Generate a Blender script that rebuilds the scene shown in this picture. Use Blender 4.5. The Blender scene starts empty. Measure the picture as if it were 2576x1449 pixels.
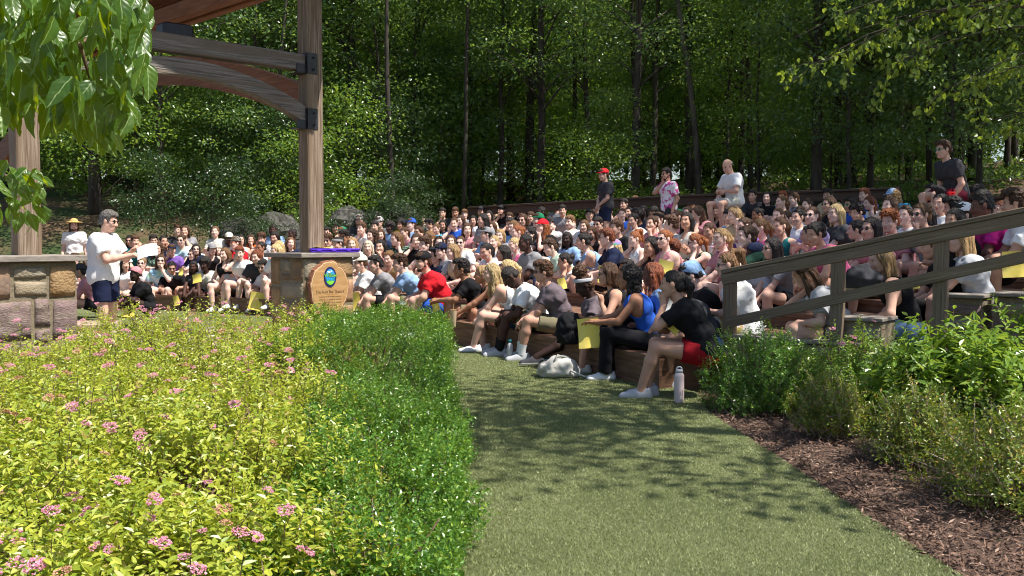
import bpy, math, random
import numpy as np
from mathutils import Matrix, Vector
random.seed(7); RNG = np.random.default_rng(11)
sc = bpy.context.scene
col = sc.collection
R = math.radians

# ------------------------------------------------------------------ camera, sky, sun, exposure
FPX, CU, CV, HOR, CAMZ = 2474.0, 1288.0, 724.5, 605.0, 1.40      # the photograph measured at 2576 x 1449
PITCH = math.atan((CV - HOR) / FPX)
cam_d = bpy.data.cameras.new('camera'); cam = bpy.data.objects.new('camera', cam_d); col.objects.link(cam)
cam_d.sensor_width = 36.0; cam_d.lens = 36.0 * FPX / 2576.0
cam_d.clip_start = 0.05; cam_d.clip_end = 600
cam.location = (0, 0, CAMZ); cam.rotation_euler = (R(90) - PITCH, 0, 0)
sc.camera = cam
SUN_EL, SUN_AZ = R(60), math.atan2(-0.42, 0.91)     # the sun stands to the right of the view
SV = Vector((math.cos(SUN_EL) * math.cos(SUN_AZ), math.cos(SUN_EL) * math.sin(SUN_AZ), math.sin(SUN_EL)))
world = bpy.data.worlds.new('World'); sc.world = world; world.use_nodes = True
wn = world.node_tree.nodes; wl = world.node_tree.links
sky = wn.new('ShaderNodeTexSky'); sky.sky_type = 'NISHITA'; sky.sun_disc = False
sky.sun_elevation = SUN_EL; sky.sun_rotation = R(90) - SUN_AZ
sky.air_density = 1.0; sky.dust_density = 1.2
wn['Background'].inputs['Strength'].default_value = 0.10
wl.new(sky.outputs[0], wn['Background'].inputs['Color'])
sun_d = bpy.data.lights.new('sun', 'SUN'); sun = bpy.data.objects.new('sun', sun_d); col.objects.link(sun)
sun_d.energy = 5.0; sun_d.angle = R(0.53); sun_d.color = (1.0, 0.95, 0.87)
sun.rotation_euler = SV.to_track_quat('Z', 'Y').to_euler()
sc.view_settings.view_transform = 'Standard'; sc.view_settings.look = 'None'
sc.view_settings.exposure = 0.70; sc.view_settings.gamma = 1.0; sc.view_settings.use_curve_mapping = False
sc.cycles.max_bounces = 6; sc.cycles.diffuse_bounces = 3; sc.cycles.glossy_bounces = 2
sc.cycles.transmission_bounces = 4; sc.cycles.transparent_max_bounces = 6
sc.cycles.use_denoising = True; sc.cycles.use_adaptive_sampling = True; sc.cycles.adaptive_threshold = 0.03
sc.cycles.filter_width = 1.05

def P(u, v, Y):
    """world point at depth Y seen at pixel (u, v) of the 2576-wide photograph"""
    a = (u - CU) / FPX; b = -(v - CV) / FPX
    d = np.array([a, math.cos(PITCH) + b * math.sin(PITCH), -math.sin(PITCH) + b * math.cos(PITCH)])
    d = d * (Y / d[1])
    return np.array([d[0], d[1], CAMZ + d[2]])

# ------------------------------------------------------------------ mesh helpers
def np_mesh(name, V, faces, mats=(), smooth=False, mi=None):
    """V (n,3); faces: one (m,k) int array or list of such arrays"""
    me = bpy.data.meshes.new(name)
    if not isinstance(faces, (list, tuple)): faces = [faces]
    faces = [np.asarray(f, dtype=np.int32) for f in faces if len(f)]
    V = np.ascontiguousarray(V, dtype=np.float32)
    me.vertices.add(len(V)); me.vertices.foreach_set('co', V.ravel())
    nl = sum(f.size for f in faces); npoly = sum(len(f) for f in faces)
    me.loops.add(nl); me.polygons.add(npoly)
    me.loops.foreach_set('vertex_index', np.concatenate([f.ravel() for f in faces]))
    st = []; o = 0
    for f in faces:
        k = f.shape[1]; st.append(o + np.arange(len(f)) * k); o += f.size
    me.polygons.foreach_set('loop_start', np.concatenate(st).astype(np.int32))
    me.polygons.foreach_set('use_smooth', np.full(npoly, smooth, dtype=bool))
    for m in mats: me.materials.append(m)
    if mi is not None: me.polygons.foreach_set('material_index', np.asarray(mi, dtype=np.int32))
    me.update(calc_edges=True)
    return me

def link(name, me, parent=None, M=None, label=None, cat=None, group=None, kind=None):
    o = bpy.data.objects.new(name, me); col.objects.link(o)
    if parent is not None: o.parent = parent
    if M is not None: o.matrix_local = M if isinstance(M, Matrix) else Matrix(M)
    if label: o['label'] = label
    if cat: o['category'] = cat
    if group: o['group'] = group
    if kind: o['kind'] = kind
    return o

def empty(name, loc=(0, 0, 0), rz=0, **kw):
    o = link(name, None, **kw); o.location = loc; o.rotation_euler = (0, 0, rz); o.empty_display_size = 0.1
    return o

class MB:
    """collects simple shapes into one mesh"""
    def __init__(s): s.v = []; s.q = []; s.t = []; s.n = 0; s.ng = []
    def add(s, V, Q=(), T=(), N=()):
        s.v.append(np.asarray(V, float).reshape(-1, 3))
        s.q += [[a + s.n for a in f] for f in Q]; s.t += [[a + s.n for a in f] for f in T]; s.ng += [[a + s.n for a in f] for f in N]
        s.n += len(s.v[-1])
    def box(s, lo, hi, M=None, bev=0.0, jit=0.0):
        lo = np.array(lo, float); hi = np.array(hi, float)
        if bev <= 0:
            V = np.array([[x, y, z] for x in (lo[0], hi[0]) for y in (lo[1], hi[1]) for z in (lo[2], hi[2])])
            Q = [(0, 1, 3, 2), (4, 6, 7, 5), (0, 4, 5, 1), (2, 3, 7, 6), (0, 2, 6, 4), (1, 5, 7, 3)]
            T = []
        else:
            V = []; idx = {}
            for i in (0, 1):
                for j in (0, 1):
                    for k in (0, 1):
                        c = np.array([(lo, hi)[i][0], (lo, hi)[j][1], (lo, hi)[k][2]])
                        sg = np.array([1 - 2 * i, 1 - 2 * j, 1 - 2 * k])
                        for ax in range(3):
                            p = c + sg * bev; p[ax] = c[ax]
                            idx[(i, j, k, ax)] = len(V); V.append(p)
            Q = []; T = []
            for ax in range(3):
                b, c = [a for a in range(3) if a != ax]
                for e in (0, 1):
                    def key(x, y):
                        t = [0, 0, 0]; t[ax] = e; t[b] = x; t[c] = y; return idx[(t[0], t[1], t[2], ax)]
                    f = [key(0, 0), key(1, 0), key(1, 1), key(0, 1)]
                    if (e == 0) != (ax == 1): f = f[::-1]
                    Q.append(f)
                for x in (0, 1):
                    for y in (0, 1):
                        def k2(e, fa):
                            t = [0, 0, 0]; t[ax] = e; t[b] = x; t[c] = y; return idx[(t[0], t[1], t[2], fa)]
                        f = [k2(0, b), k2(1, b), k2(1, c), k2(0, c)]
                        if ((x + y) % 2 == 0) != (ax == 1): f = f[::-1]
                        Q.append(f)
            for i in (0, 1):
                for j in (0, 1):
                    for k in (0, 1):
                        f = [idx[(i, j, k, 0)], idx[(i, j, k, 1)], idx[(i, j, k, 2)]]
                        if (i + j + k) % 2 == 0: f = f[::-1]
                        T.append(f)
            V = np.array(V)
        if jit: V = V + RNG.normal(0, jit, V.shape)
        if M is not None: V = V @ np.array(M)[:3, :3].T + np.array(M)[:3, 3]
        s.add(V, Q, T); return s
    def tube(s, pts, rad, n=8, cap=True):
        pts = np.asarray(pts, float); rad = np.broadcast_to(np.asarray(rad, float), (len(pts),))
        tg = np.gradient(pts, axis=0); tg /= np.linalg.norm(tg, axis=1)[:, None] + 1e-9
        ref = np.array([0, 0, 1.0]) if abs(tg[0][2]) < 0.8 else np.array([1.0, 0, 0])
        V = []; an = np.arange(n) / n * 2 * math.pi
        for p, t, r in zip(pts, tg, rad):
            a = np.cross(t, ref); a /= np.linalg.norm(a) + 1e-9; b = np.cross(t, a)
            V.append(p + r * (np.cos(an)[:, None] * a + np.sin(an)[:, None] * b))
        V = np.concatenate(V)
        Q = [(i * n + j, i * n + (j + 1) % n, (i + 1) * n + (j + 1) % n, (i + 1) * n + j) for i in range(len(pts) - 1) for j in range(n)]
        Q = [f[::-1] for f in Q]
        N = [tuple(range(n)), tuple((len(pts) - 1) * n + j for j in range(n))[::-1]] if cap else []
        s.add(V, Q, [], N); return s
    def lathe(s, prof, n=16, M=None):
        an = np.arange(n) / n * 2 * math.pi
        V = np.concatenate([np.stack([r * np.cos(an), r * np.sin(an), np.full(n, z)], 1) for r, z in prof])
        if M is not None: V = V @ np.array(M)[:3, :3].T + np.array(M)[:3, 3]
        Q = [(i * n + j, i * n + (j + 1) % n, (i + 1) * n + (j + 1) % n, (i + 1) * n + j) for i in range(len(prof) - 1) for j in range(n)]
        s.add(V, Q, [], [tuple(range(n))[::-1], tuple((len(prof) - 1) * n + j for j in range(n))]); return s
    def mesh(s, name, mats=(), smooth=False):
        if not isinstance(mats, (list, tuple)): mats = [mats]
        V = np.concatenate(s.v); fs = []
        if s.q: fs.append(np.array(s.q))
        if s.t: fs.append(np.array(s.t))
        by = {}
        for f in s.ng: by.setdefault(len(f), []).append(f)
        fs += [np.array(f) for f in by.values()]
        return np_mesh(name, V, fs, mats, smooth)
    def build(s, name, mats, parent=None, smooth=False, **kw):
        return link(name, s.mesh(name, mats, smooth), parent, **kw)

def frame(o, x, z=(0, 0, 1)):
    """matrix with local X along x and local Z near z, origin o"""
    x = Vector(x).normalized(); z = Vector(z); y = z.cross(x).normalized(); z = x.cross(y)
    M = Matrix((x, y, z)).transposed().to_4x4(); M.translation = Vector(o); return M

# ------------------------------------------------------------------ materials
MATS = {}
def _nt(name):
    m = bpy.data.materials.new(name); m.use_nodes = True
    nt = m.node_tree; b = nt.nodes['Principled BSDF']; return m, nt, b
def _sock(n, name): return n.inputs[name]
def pm(name, c1, c2=None, scale=8.0, rough=0.7, bump=0.0, stretch=(1, 1, 1), detail=4, spec=0.4, coord='Object', c3=None, scale2=None, rvar=0.0, island=0.0, metal=0.0, bscale=None, lo=0.35, hi=0.65, objrand=0.0):
    """base colour c1..c2 by noise (c3 by a second, larger noise), bump from noise"""
    if name in MATS: return MATS[name]
    m, nt, b = _nt(name); N = nt.nodes; L = nt.links
    tc = N.new('ShaderNodeTexCoord'); mp = N.new('ShaderNodeMapping'); mp.inputs['Scale'].default_value = stretch
    L.new(tc.outputs[coord], mp.inputs[0])
    nz = N.new('ShaderNodeTexNoise'); nz.inputs['Scale'].default_value = scale; nz.inputs['Detail'].default_value = detail; nz.inputs['Roughness'].default_value = 0.6
    L.new(mp.outputs[0], nz.inputs['Vector'])
    c2 = c2 or c1
    rp = N.new('ShaderNodeValToRGB'); rp.color_ramp.elements[0].color = (*c1, 1); rp.color_ramp.elements[1].color = (*c2, 1)
    rp.color_ramp.elements[0].position = lo; rp.color_ramp.elements[1].position = hi
    L.new(nz.outputs[0], rp.inputs[0]); out = rp.outputs[0]
    if c3 is not None:
        n2 = N.new('ShaderNodeTexNoise'); n2.inputs['Scale'].default_value = scale2 or scale * 0.2; n2.inputs['Detail'].default_value = 3
        L.new(mp.outputs[0], n2.inputs['Vector'])
        r2 = N.new('ShaderNodeValToRGB'); r2.color_ramp.elements[0].position = 0.45; r2.color_ramp.elements[1].position = 0.62
        L.new(n2.outputs[0], r2.inputs[0])
        mx = N.new('ShaderNodeMix'); mx.data_type = 'RGBA'; L.new(r2.outputs[0], mx.inputs[0]); L.new(out, mx.inputs[6]); mx.inputs[7].default_value = (*c3, 1); out = mx.outputs[2]
    if island or objrand:
        hs = N.new('ShaderNodeHueSaturation')
        if island: g = N.new('ShaderNodeNewGeometry'); src = g.outputs['Random Per Island']
        else: g = N.new('ShaderNodeObjectInfo'); src = g.outputs['Random']
        mr = N.new('ShaderNodeMapRange'); a = island or objrand; mr.inputs[3].default_value = 1 - a; mr.inputs[4].default_value = 1 + a
        L.new(src, mr.inputs[0]); L.new(mr.outputs[0], hs.inputs['Value']); L.new(out, hs.inputs['Color']); out = hs.outputs[0]
    L.new(out, b.inputs['Base Color'])
    b.inputs['Roughness'].default_value = rough; b.inputs['Specular IOR Level'].default_value = spec; b.inputs['Metallic'].default_value = metal
    if bump:
        nb = nz
        if bscale:
            nb = N.new('ShaderNodeTexNoise'); nb.inputs['Scale'].default_value = bscale; nb.inputs['Detail'].default_value = 4; L.new(mp.outputs[0], nb.inputs['Vector'])
        bp = N.new('ShaderNodeBump'); bp.inputs['Strength'].default_value = min(bump, 1.0); bp.inputs['Distance'].default_value = 0.02 * max(1.0, bump)
        L.new(nb.outputs[0], bp.inputs['Height']); L.new(bp.outputs[0], b.inputs['Normal'])
    MATS[name] = m; return m

def leafm(name, c1, c2, tr, trans=0.35, rough=0.42, spec=0.5, c3=None, veins=0.0, w3=0.12):
    """leaf: glossy front, light shining through; colour differs from leaf to leaf"""
    if name in MATS: return MATS[name]
    m, nt, b = _nt(name); N = nt.nodes; L = nt.links
    g = N.new('ShaderNodeNewGeometry'); rp = N.new('ShaderNodeValToRGB'); e = rp.color_ramp.elements
    e[0].color = (*c1, 1); e[1].color = (*c2, 1); e[1].position = 1.0 - (w3 if c3 else 0)
    if c3: x = e.new(1.0); x.color = (*c3, 1)
    L.new(g.outputs['Random Per Island'], rp.inputs[0])
    L.new(rp.outputs[0], b.inputs['Base Color']); b.inputs['Roughness'].default_value = rough; b.inputs['Specular IOR Level'].default_value = spec
    t = N.new('ShaderNodeBsdfTranslucent'); hs = N.new('ShaderNodeMix'); hs.data_type = 'RGBA'; hs.inputs[0].default_value = 0.6
    L.new(rp.outputs[0], hs.inputs[6]); hs.inputs[7].default_value = (*tr, 1); L.new(hs.outputs[2], t.inputs[0])
    mx = N.new('ShaderNodeMixShader'); mx.inputs[0].default_value = trans
    L.new(b.outputs[0], mx.inputs[1]); L.new(t.outputs[0], mx.inputs[2]); L.new(mx.outputs[0], nt.nodes['Material Output'].inputs[0])
    MATS[name] = m; return m

# ------------------------------------------------------------------ leaves in bulk
def unit(v):
    v = np.asarray(v, float); return v / (np.linalg.norm(v, axis=-1, keepdims=True) + 1e-12)
def leaves(Pt, D, Nn, Ln, W, fold=0.25, bend=0.15):
    """folded six-cornered leaves: base points, directions, face normals -> V, quads"""
    Pt = np.asarray(Pt, float); n = len(Pt); D = unit(D); S = unit(np.cross(Nn, D)); Nn = np.cross(D, S)
    Ln = np.broadcast_to(Ln, (n,))[:, None]; W = np.broadcast_to(W, (n,))[:, None]
    b = Pt; t = Pt + D * Ln - Nn * Ln * bend
    r1 = Pt + D * Ln * .33 + S * W * .5 + Nn * W * fold; l1 = Pt + D * Ln * .33 - S * W * .5 + Nn * W * fold
    r2 = Pt + D * Ln * .70 + S * W * .38 + Nn * (W * fold * .7 - Ln * bend * .4); l2 = Pt + D * Ln * .70 - S * W * .38 + Nn * (W * fold * .7 - Ln * bend * .4)
    V = np.stack([b, r1, r2, t, l2, l1], 1).reshape(-1, 3)
    i = np.arange(n)[:, None] * 6
    F = np.concatenate([i + np.array([[0, 1, 2, 3]]), i + np.array([[0, 3, 4, 5]])])
    return V, F
def leaves4(Pt, D, Nn, Ln, W, fold=0.2):
    Pt = np.asarray(Pt, float); n = len(Pt); D = unit(D); S = unit(np.cross(Nn, D)); Nn = np.cross(D, S)
    Ln = np.broadcast_to(Ln, (n,))[:, None]; W = np.broadcast_to(W, (n,))[:, None]
    V = np.stack([Pt, Pt + D * Ln * .45 + S * W * .5 + Nn * W * fold, Pt + D * Ln, Pt + D * Ln * .45 - S * W * .5 + Nn * W * fold], 1).reshape(-1, 3)
    i = np.arange(n)[:, None] * 4
    return V, np.concatenate([i + np.array([[0, 1, 2]]), i + np.array([[0, 2, 3]])])
def rnd_unit(n): return unit(RNG.normal(size=(n, 3)))
# ------------------------------------------------------------------ the bowl: seating rows as offsets of one curve
ROW0 = np.array([(2.9, 6.1), (2.12, 7.85), (1.42, 9.45), (0.47, 11.35), (-0.58, 13.25), (-2.0, 15.45), (-3.9, 17.75), (-6.4, 19.5), (-9.3, 20.3), (-12.5, 20.6), (-16, 20.4)])
def _dense(pts, n=400):
    pts = np.asarray(pts, float)
    t = np.concatenate([[0], np.cumsum(np.linalg.norm(np.diff(pts, axis=0), axis=1))])
    # Catmull-Rom through the points
    out = []
    for s in np.linspace(0, t[-1], n):
        i = min(max(np.searchsorted(t, s) - 1, 0), len(t) - 2); a = (s - t[i]) / (t[i + 1] - t[i])
        p0 = pts[max(i - 1, 0)]; p1 = pts[i]; p2 = pts[i + 1]; p3 = pts[min(i + 2, len(pts) - 1)]
        out.append(0.5 * (2 * p1 + (p2 - p0) * a + (2 * p0 - 5 * p1 + 4 * p2 - p3) * a * a + (3 * p1 - p0 - 3 * p2 + p3) * a ** 3))
    return np.array(out)
R0 = _dense(ROW0)
R0T = unit(np.gradient(R0, axis=0)); R0N = np.stack([R0T[:, 1], -R0T[:, 0]], 1)      # outward: away from the stage
def ndist(x, y):
    """signed distance from the front row's line, positive behind it"""
    x = np.asarray(x, float); y = np.asarray(y, float); sh = x.shape
    q = np.stack([x.ravel(), y.ravel()], 1); best = np.full(len(q), 1e9); sg = np.zeros(len(q))
    for i in range(0, len(R0), 4):
        d = q - R0[i]; r = np.hypot(d[:, 0], d[:, 1]); s = d @ R0N[i]; m = r < best
        best[m] = r[m]; sg[m] = np.sign(s[m])
    return (best * sg).reshape(sh)
SPC = 0.90
SEAT_N = np.arange(12) * .9; SEAT_Z = np.array([.30, .48, .64, .76, .87, .98, 1.09, 1.20, 1.30, 1.39, 1.46, 1.52])
def seat_z(n): return np.interp(n, SEAT_N, SEAT_Z)
def terrain(x, y):
    n = ndist(x, y)
    zr = np.interp(n, [0, .05, 9.9, 11.5, 15, 22, 34, 60], [0, 0, 1.15, 1.45, 2.5, 3.6, 4.4, 6])
    zl = np.interp(n, [0, .05, 4.2, 5.2, 7.5, 12, 20, 34, 60], [0, 0, .50, .75, 1.9, 3.0, 3.9, 4.6, 6])
    w = np.clip((np.asarray(x, float) / np.maximum(np.asarray(y, float), 1) + .17) / .07, 0, 1)
    return np.where(n < 0, 0.0, zl * (1 - w) + zr * w)
GX, GY = np.meshgrid(np.concatenate([np.arange(-46, -16, 1.0), np.arange(-16, 14, .4), np.arange(14, 50, 1.0)]), np.concatenate([np.arange(-14, 5, .8), np.arange(5, 32, .4), np.arange(32, 96, 1.6)]))
def vnoise(x, y, s):
    return (np.sin(x * s + 1.3 * np.sin(y * s * .7)) * np.sin(y * s * 1.1 + 1.7 * np.sin(x * s * .6)))
nn = ndist(GX, GY)
GZ = terrain(GX, GY) - 0.03 + np.clip((nn - 10) / 4, 0, 1) * (0.18 * vnoise(GX, GY, .7) + 0.10 * vnoise(GX, GY, 1.9))
gh, gw = GX.shape
idx = np.arange(gh * gw).reshape(gh, gw)
quad = np.stack([idx[:-1, :-1], idx[:-1, 1:], idx[1:, 1:], idx[1:, :-1]], -1).reshape(-1, 4)
M_litter = pm('leaf_litter', (.055, .035, .018), (.16, .10, .055), 9, .9, .7, c3=(.035, .06, .014), scale2=.55, bscale=25)
link('ground', np_mesh('ground', np.stack([GX, GY, GZ], -1).reshape(-1, 3), quad, [M_litter], True), kind='structure')

# lawn of short artificial turf: the sheet and its blades
LAWN_R = [(3.2, -6), (2.15, 2.0), (1.86, 4.1), (1.72, 6.2), (1.60, 8.0), (1.75, 8.75), (1.45, 9.45), (0.5, 11.35), (-0.55, 13.25), (-1.95, 15.45), (-3.85, 17.75), (-6.35, 19.5), (-9.3, 20.3), (-13, 20.6)]
LAWN_L = [(-1.2, -6), (-.35, 2.0), (-.3, 4.1), (-.42, 6.2), (-.75, 8.0), (-.85, 8.7), (-.9, 9.3), (-1.5, 11.0), (-2.9, 11.6), (-4.6, 12.2), (-6.4, 12.8), (-8.2, 13.2), (-11.1, 13.4), (-15, 13.4)]
M_turf = pm('turf', (.095, .122, .038), (.325, .350, .150), 260, .85, 1.0, c3=(.155, .18, .065), scale2=1.1, detail=3, bscale=420)
nL = 13; lr = _dense(LAWN_R, 160); ll = _dense(LAWN_L, 160)
V = np.concatenate([np.stack([a * (1 - t) + b * t for t in np.linspace(0, 1, nL)]) for a, b in zip(ll, lr)])
V = np.concatenate([V, np.full((len(V), 1), 0.012)], 1)
i2 = np.arange(160 * nL).reshape(160, nL)
lawn = link('lawn', np_mesh('lawn', V, np.stack([i2[:-1, :-1], i2[:-1, 1:], i2[1:, 1:], i2[1:, :-1]], -1).reshape(-1, 4), [M_turf]), kind='structure')
nb = 230000
t = RNG.random(nb) ** 1.6; yy = 3.6 + t * 10.5
ly = np.interp(yy, [p[1] for p in LAWN_L], [p[0] for p in LAWN_L]); ry = np.interp(yy, [p[1] for p in LAWN_R], [p[0] for p in LAWN_R])
xx = ly + (ry - ly) * RNG.random(nb)
b0 = np.stack([xx, yy, np.full(nb, .012)], 1); a = RNG.random(nb) * 6.283; w = .0012 + .0002 * yy
dx = np.stack([np.cos(a), np.sin(a), 0 * a], 1) * w[:, None]
tip = b0 + np.stack([RNG.normal(0, .006, nb), RNG.normal(0, .006, nb), RNG.uniform(.005, .012, nb)], 1)
V = np.stack([b0 - dx, b0 + dx, tip], 1).reshape(-1, 3)
M_blade = leafm('turf_blade', (.085, .112, .032), (.33, .365, .15), (.32, .38, .10), .25, .6, .3, (.50, .52, .30), w3=.28)
link('grass', np_mesh('grass', V, np.arange(nb * 3).reshape(-1, 3), [M_blade]), kind='stuff', label='short pale green turf blades covering the lawn', cat='grass')

# mulch bed on the right, planting bed on the left
M_mulch = pm('mulch', (.050, .030, .021), (.17, .105, .075), 60, .95, 1.0, c3=(.09, .055, .04), scale2=2.0, bscale=90, stretch=(1, .6, 1))
def sheet(name, left, right, z, m, n=80, k=9, amp=0.0):
    a = _dense(left, n); b = _dense(right, n)
    V = np.concatenate([np.stack([p * (1 - t) + q * t for t in np.linspace(0, 1, k)]) for p, q in zip(a, b)])
    zz = z + amp * vnoise(V[:, 0], V[:, 1], 5.0) + (amp * .6) * vnoise(V[:, 0] + 3, V[:, 1], 11.0)
    V = np.concatenate([V, zz[:, None]], 1); ii = np.arange(n * k).reshape(n, k)
    return link(name, np_mesh(name, V, np.stack([ii[:-1, :-1], ii[:-1, 1:], ii[1:, 1:], ii[1:, :-1]], -1).reshape(-1, 4), [m], True), kind='structure')
sheet('mulch_bed', [(2.9, -6), (1.95, 2.0), (1.66, 4.1), (1.53, 6.2), (1.43, 8.0), (1.5, 8.75)], [(9, -6), (8, 2), (7.5, 4), (7, 5.5), (5.2, 7.4), (2.4, 9.0)], -0.012, M_mulch, 90, 30, .014)
sheet('planting_bed', [(-9, -2), (-8, 2), (-7.4, 5), (-6.4, 8.5), (-5.8, 10.5)], [(-.6, -2), (-.28, 2.0), (-.25, 4.1), (-.55, 8.0), (-1.0, 10.5)], 0.02, M_mulch, 60, 20, .01)
nc = 26000
yy = 3.3 + RNG.random(nc) ** 1.5 * 5.6; x0 = np.interp(yy, [4.1, 6.2, 8.0, 8.75], [1.83, 1.70, 1.60, 1.68]); xx = x0 + .015 + RNG.random(nc) ** 1.4 * 2.6 + RNG.normal(0, .015, nc)
pt = np.stack([xx, yy, .004 + RNG.random(nc) * .024 + .014 * vnoise(xx, yy, 5.0)], 1)
D = unit(np.stack([RNG.normal(0, 1, nc), RNG.normal(0, 1, nc), RNG.normal(0, .35, nc)], 1)); Nr = unit(np.stack([RNG.normal(0, .5, nc), RNG.normal(0, .5, nc), np.ones(nc)], 1))
V, F = leaves4(pt, D, Nr, RNG.uniform(.02, .06, nc), RNG.uniform(.005, .014, nc), .1)
M_chip = leafm('bark_chip', (.055, .03, .02), (.22, .13, .09), (.1, .05, .03), .02, .8, .3, (.40, .29, .22), w3=.15)
link('bark_chips', np_mesh('bark_chips', V, F, [M_chip]), kind='stuff', label='loose reddish brown bark chips on the mulch bed', cat='mulch')

# curved tiers of board-faced steps
M_board = pm('brown_board', (.13, .062, .038), (.24, .13, .08), 3, .65, .3, stretch=(1, 1, 12), detail=5)
def offs(n): return R0 + R0N * n
S0, S1 = 52, 372
ULIM = [-400, -400, -400, 150, 380, 690, 900, 960, 1020, 1080, 1130]
for k in range(11):
    n0 = k * SPC - 0.16; i0 = S0 + 4 * max(0, 0)
    seg = np.arange(max(i0 - k * 3, 20), S1, 4); cc_ = offs(n0)[seg]; seg = seg[CU + FPX * cc_[:, 0] / cc_[:, 1] > ULIM[k]]
    a = offs(n0)[seg]; b = offs(n0 + SPC)[seg]; zt = float(seat_z(k * SPC)); zb = max(zt - .34, 0.0)
    m = MB(); n = len(a)
    V = np.concatenate([np.c_[a, np.full(n, zb)], np.c_[a, np.full(n, zt)], np.c_[b, np.full(n, zt)], np.c_[b, np.full(n, zb - .02)]])
    Q = [(j * n + i, j * n + i + 1, (j + 1) * n + i + 1, (j + 1) * n + i) for j in range(3) for i in range(n - 1)]
    m.add(V, Q, [], [(0, n, 2 * n, 3 * n), (4 * n - 1, 3 * n - 1, 2 * n - 1, n - 1)])
    lip = MB(); aa = offs(n0 - .025)[seg]; bb = offs(n0 + .12)[seg]; z0 = zt + .003
    V = np.concatenate([np.c_[aa, np.full(n, z0 - .035)], np.c_[aa, np.full(n, z0 + .012)], np.c_[bb, np.full(n, z0 + .012)]])
    lip.add(V, [(j * n + i, j * n + i + 1, (j + 1) * n + i + 1, (j + 1) * n + i) for j in range(2) for i in range(n - 1)])
    st = m.build('seating_step', M_board, kind='structure', label='brown board step of the curved seating')
    lip.build('nosing', M_board, st)
# ------------------------------------------------------------------ stage pavilion: posts, arches, roof, stone piers
DV = np.array([-.7071, -.7071, 0]); NV = np.array([.7071, -.7071, 0])          # along the near side; its outward normal
PR = np.array([-2.745, 13.5, 0]); PL = np.array([-5.35, 10.85, 0])
def woodm(name, c1, c2, c3, rough=.75, bump=.6, sc=2.2, lo=.38, hi=.62):
    return pm(name, c1, c2, sc, rough, bump, stretch=(.9, 26, 26), detail=10, c3=c3, scale2=.5, bscale=3.2, lo=lo, hi=hi)
M_post = woodm('weathered_timber', (.13, .085, .052), (.33, .25, .185), (.20, .135, .085))
M_beam = woodm('grey_timber', (.10, .082, .070), (.26, .228, .205), (.16, .122, .096))
M_red = woodm('red_brown_timber', (.19, .065, .030), (.36, .15, .075), (.26, .10, .05), .6)
M_iron = pm('black_iron', (.012, .013, .016), (.03, .032, .038), 20, .45, .1, spec=.5)
pav = empty('stage_pavilion', (PR[0], PR[1], 0), label='timber stage pavilion with arched beams, stained roof and weathered posts', cat='pavilion')
def wl_(p): return Vector(p) - Vector((PR[0], PR[1], 0))
def timber(name, a, b, w, h, m, parent=pav, up=(0, 0, 1), bev=.012, off=None):
    """bar from a to b (world), local X along the grain"""
    a = np.array(a, float); b = np.array(b, float); L = np.linalg.norm(b - a)
    mb = MB().box((0, -w / 2, -h / 2), (L, w / 2, h / 2), bev=bev)
    o = mb.build(name, m, parent); o.matrix_local = Matrix.Translation(-Vector((PR[0], PR[1], 0)) if parent is pav else Vector((0, 0, 0))) @ frame(a, b - a, up); return o
def post(c, z0, z1, w=.25): return timber('post', (c[0], c[1], z0), (c[0], c[1], z1), w, w, M_post, up=tuple(NV), bev=.018)
post(PR, 1.2, 5.32); post(PL, 1.2, 5.32)
PF = PR + np.array([-.7071, .7071, 0]) * 12.5
PB = PL + np.array([-.7071, .7071, 0]) * 12.5
SPAN = np.linalg.norm(PL - PR)
def arch(a, dv, span, zc, rise, th, wd, m, nseg=18):
    """curved brace under a beam: from a along dv; zc the underside at the springing"""
    Rr = ((span / 2) ** 2 + rise ** 2) / (2 * rise); mb = MB(); V = []
    for i in range(nseg + 1):
        s = -span / 2 + span * i / nseg; zi = zc - (Rr - rise) + math.sqrt(max(Rr * Rr - s * s, 0))
        so = s * (Rr + th) / Rr; zo = zc - (Rr - rise) + math.sqrt(max((Rr + th) ** 2 - so * so, 0))
        so = max(-span / 2, min(span / 2, so))
        if abs(so) == span / 2: zo = zc - (Rr - rise) + math.sqrt((Rr + th) ** 2 - so * so)
        for w in (-wd / 2, wd / 2): V += [(s + span / 2, w, zi), (so + span / 2, w, zo)]
    Q = []
    for i in range(nseg):
        b = i * 4; n = b + 4
        Q += [(b, b + 1, n + 1, n), (b + 2, n + 2, n + 3, b + 3), (b, n, n + 2, b + 2), (b + 1, b + 3, n + 3, n + 1)]
    mb.add(V, Q, [], [(0, 2, 3, 1), (nseg * 4, nseg * 4 + 1, nseg * 4 + 3, nseg * 4 + 2)])
    o = mb.build('arched_brace', m, pav); o.matrix_local = Matrix.Translation(-Vector((PR[0], PR[1], 0))) @ frame((a[0], a[1], 0), dv); return o
def side_truss(a, dv, L, m, mb_, iron=True):
    a = np.array(a); s = a + np.array(dv) * .125; e = a + np.array(dv) * (L - .125)
    timber('tie_beam', (*s[:2], 3.79), (*e[:2], 3.79), .17, .22, m)
    arch(s, dv, L - .25, 2.98, .44, .20, .16, m)
side_truss(PR, DV, SPAN, M_beam, None)
for pc in (PR, PL):
    w_ = np.array([-.7071, .7071, 0]); arch(pc + w_ * .125, tuple(w_), 12.25, 3.05, 1.05, .45, .16, M_red, 26); timber('tie_beam', (*(pc + w_ * .125)[:2], 5.10), (*(pc + w_ * 12.375)[:2], 5.10), .17, .26, M_red)
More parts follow.
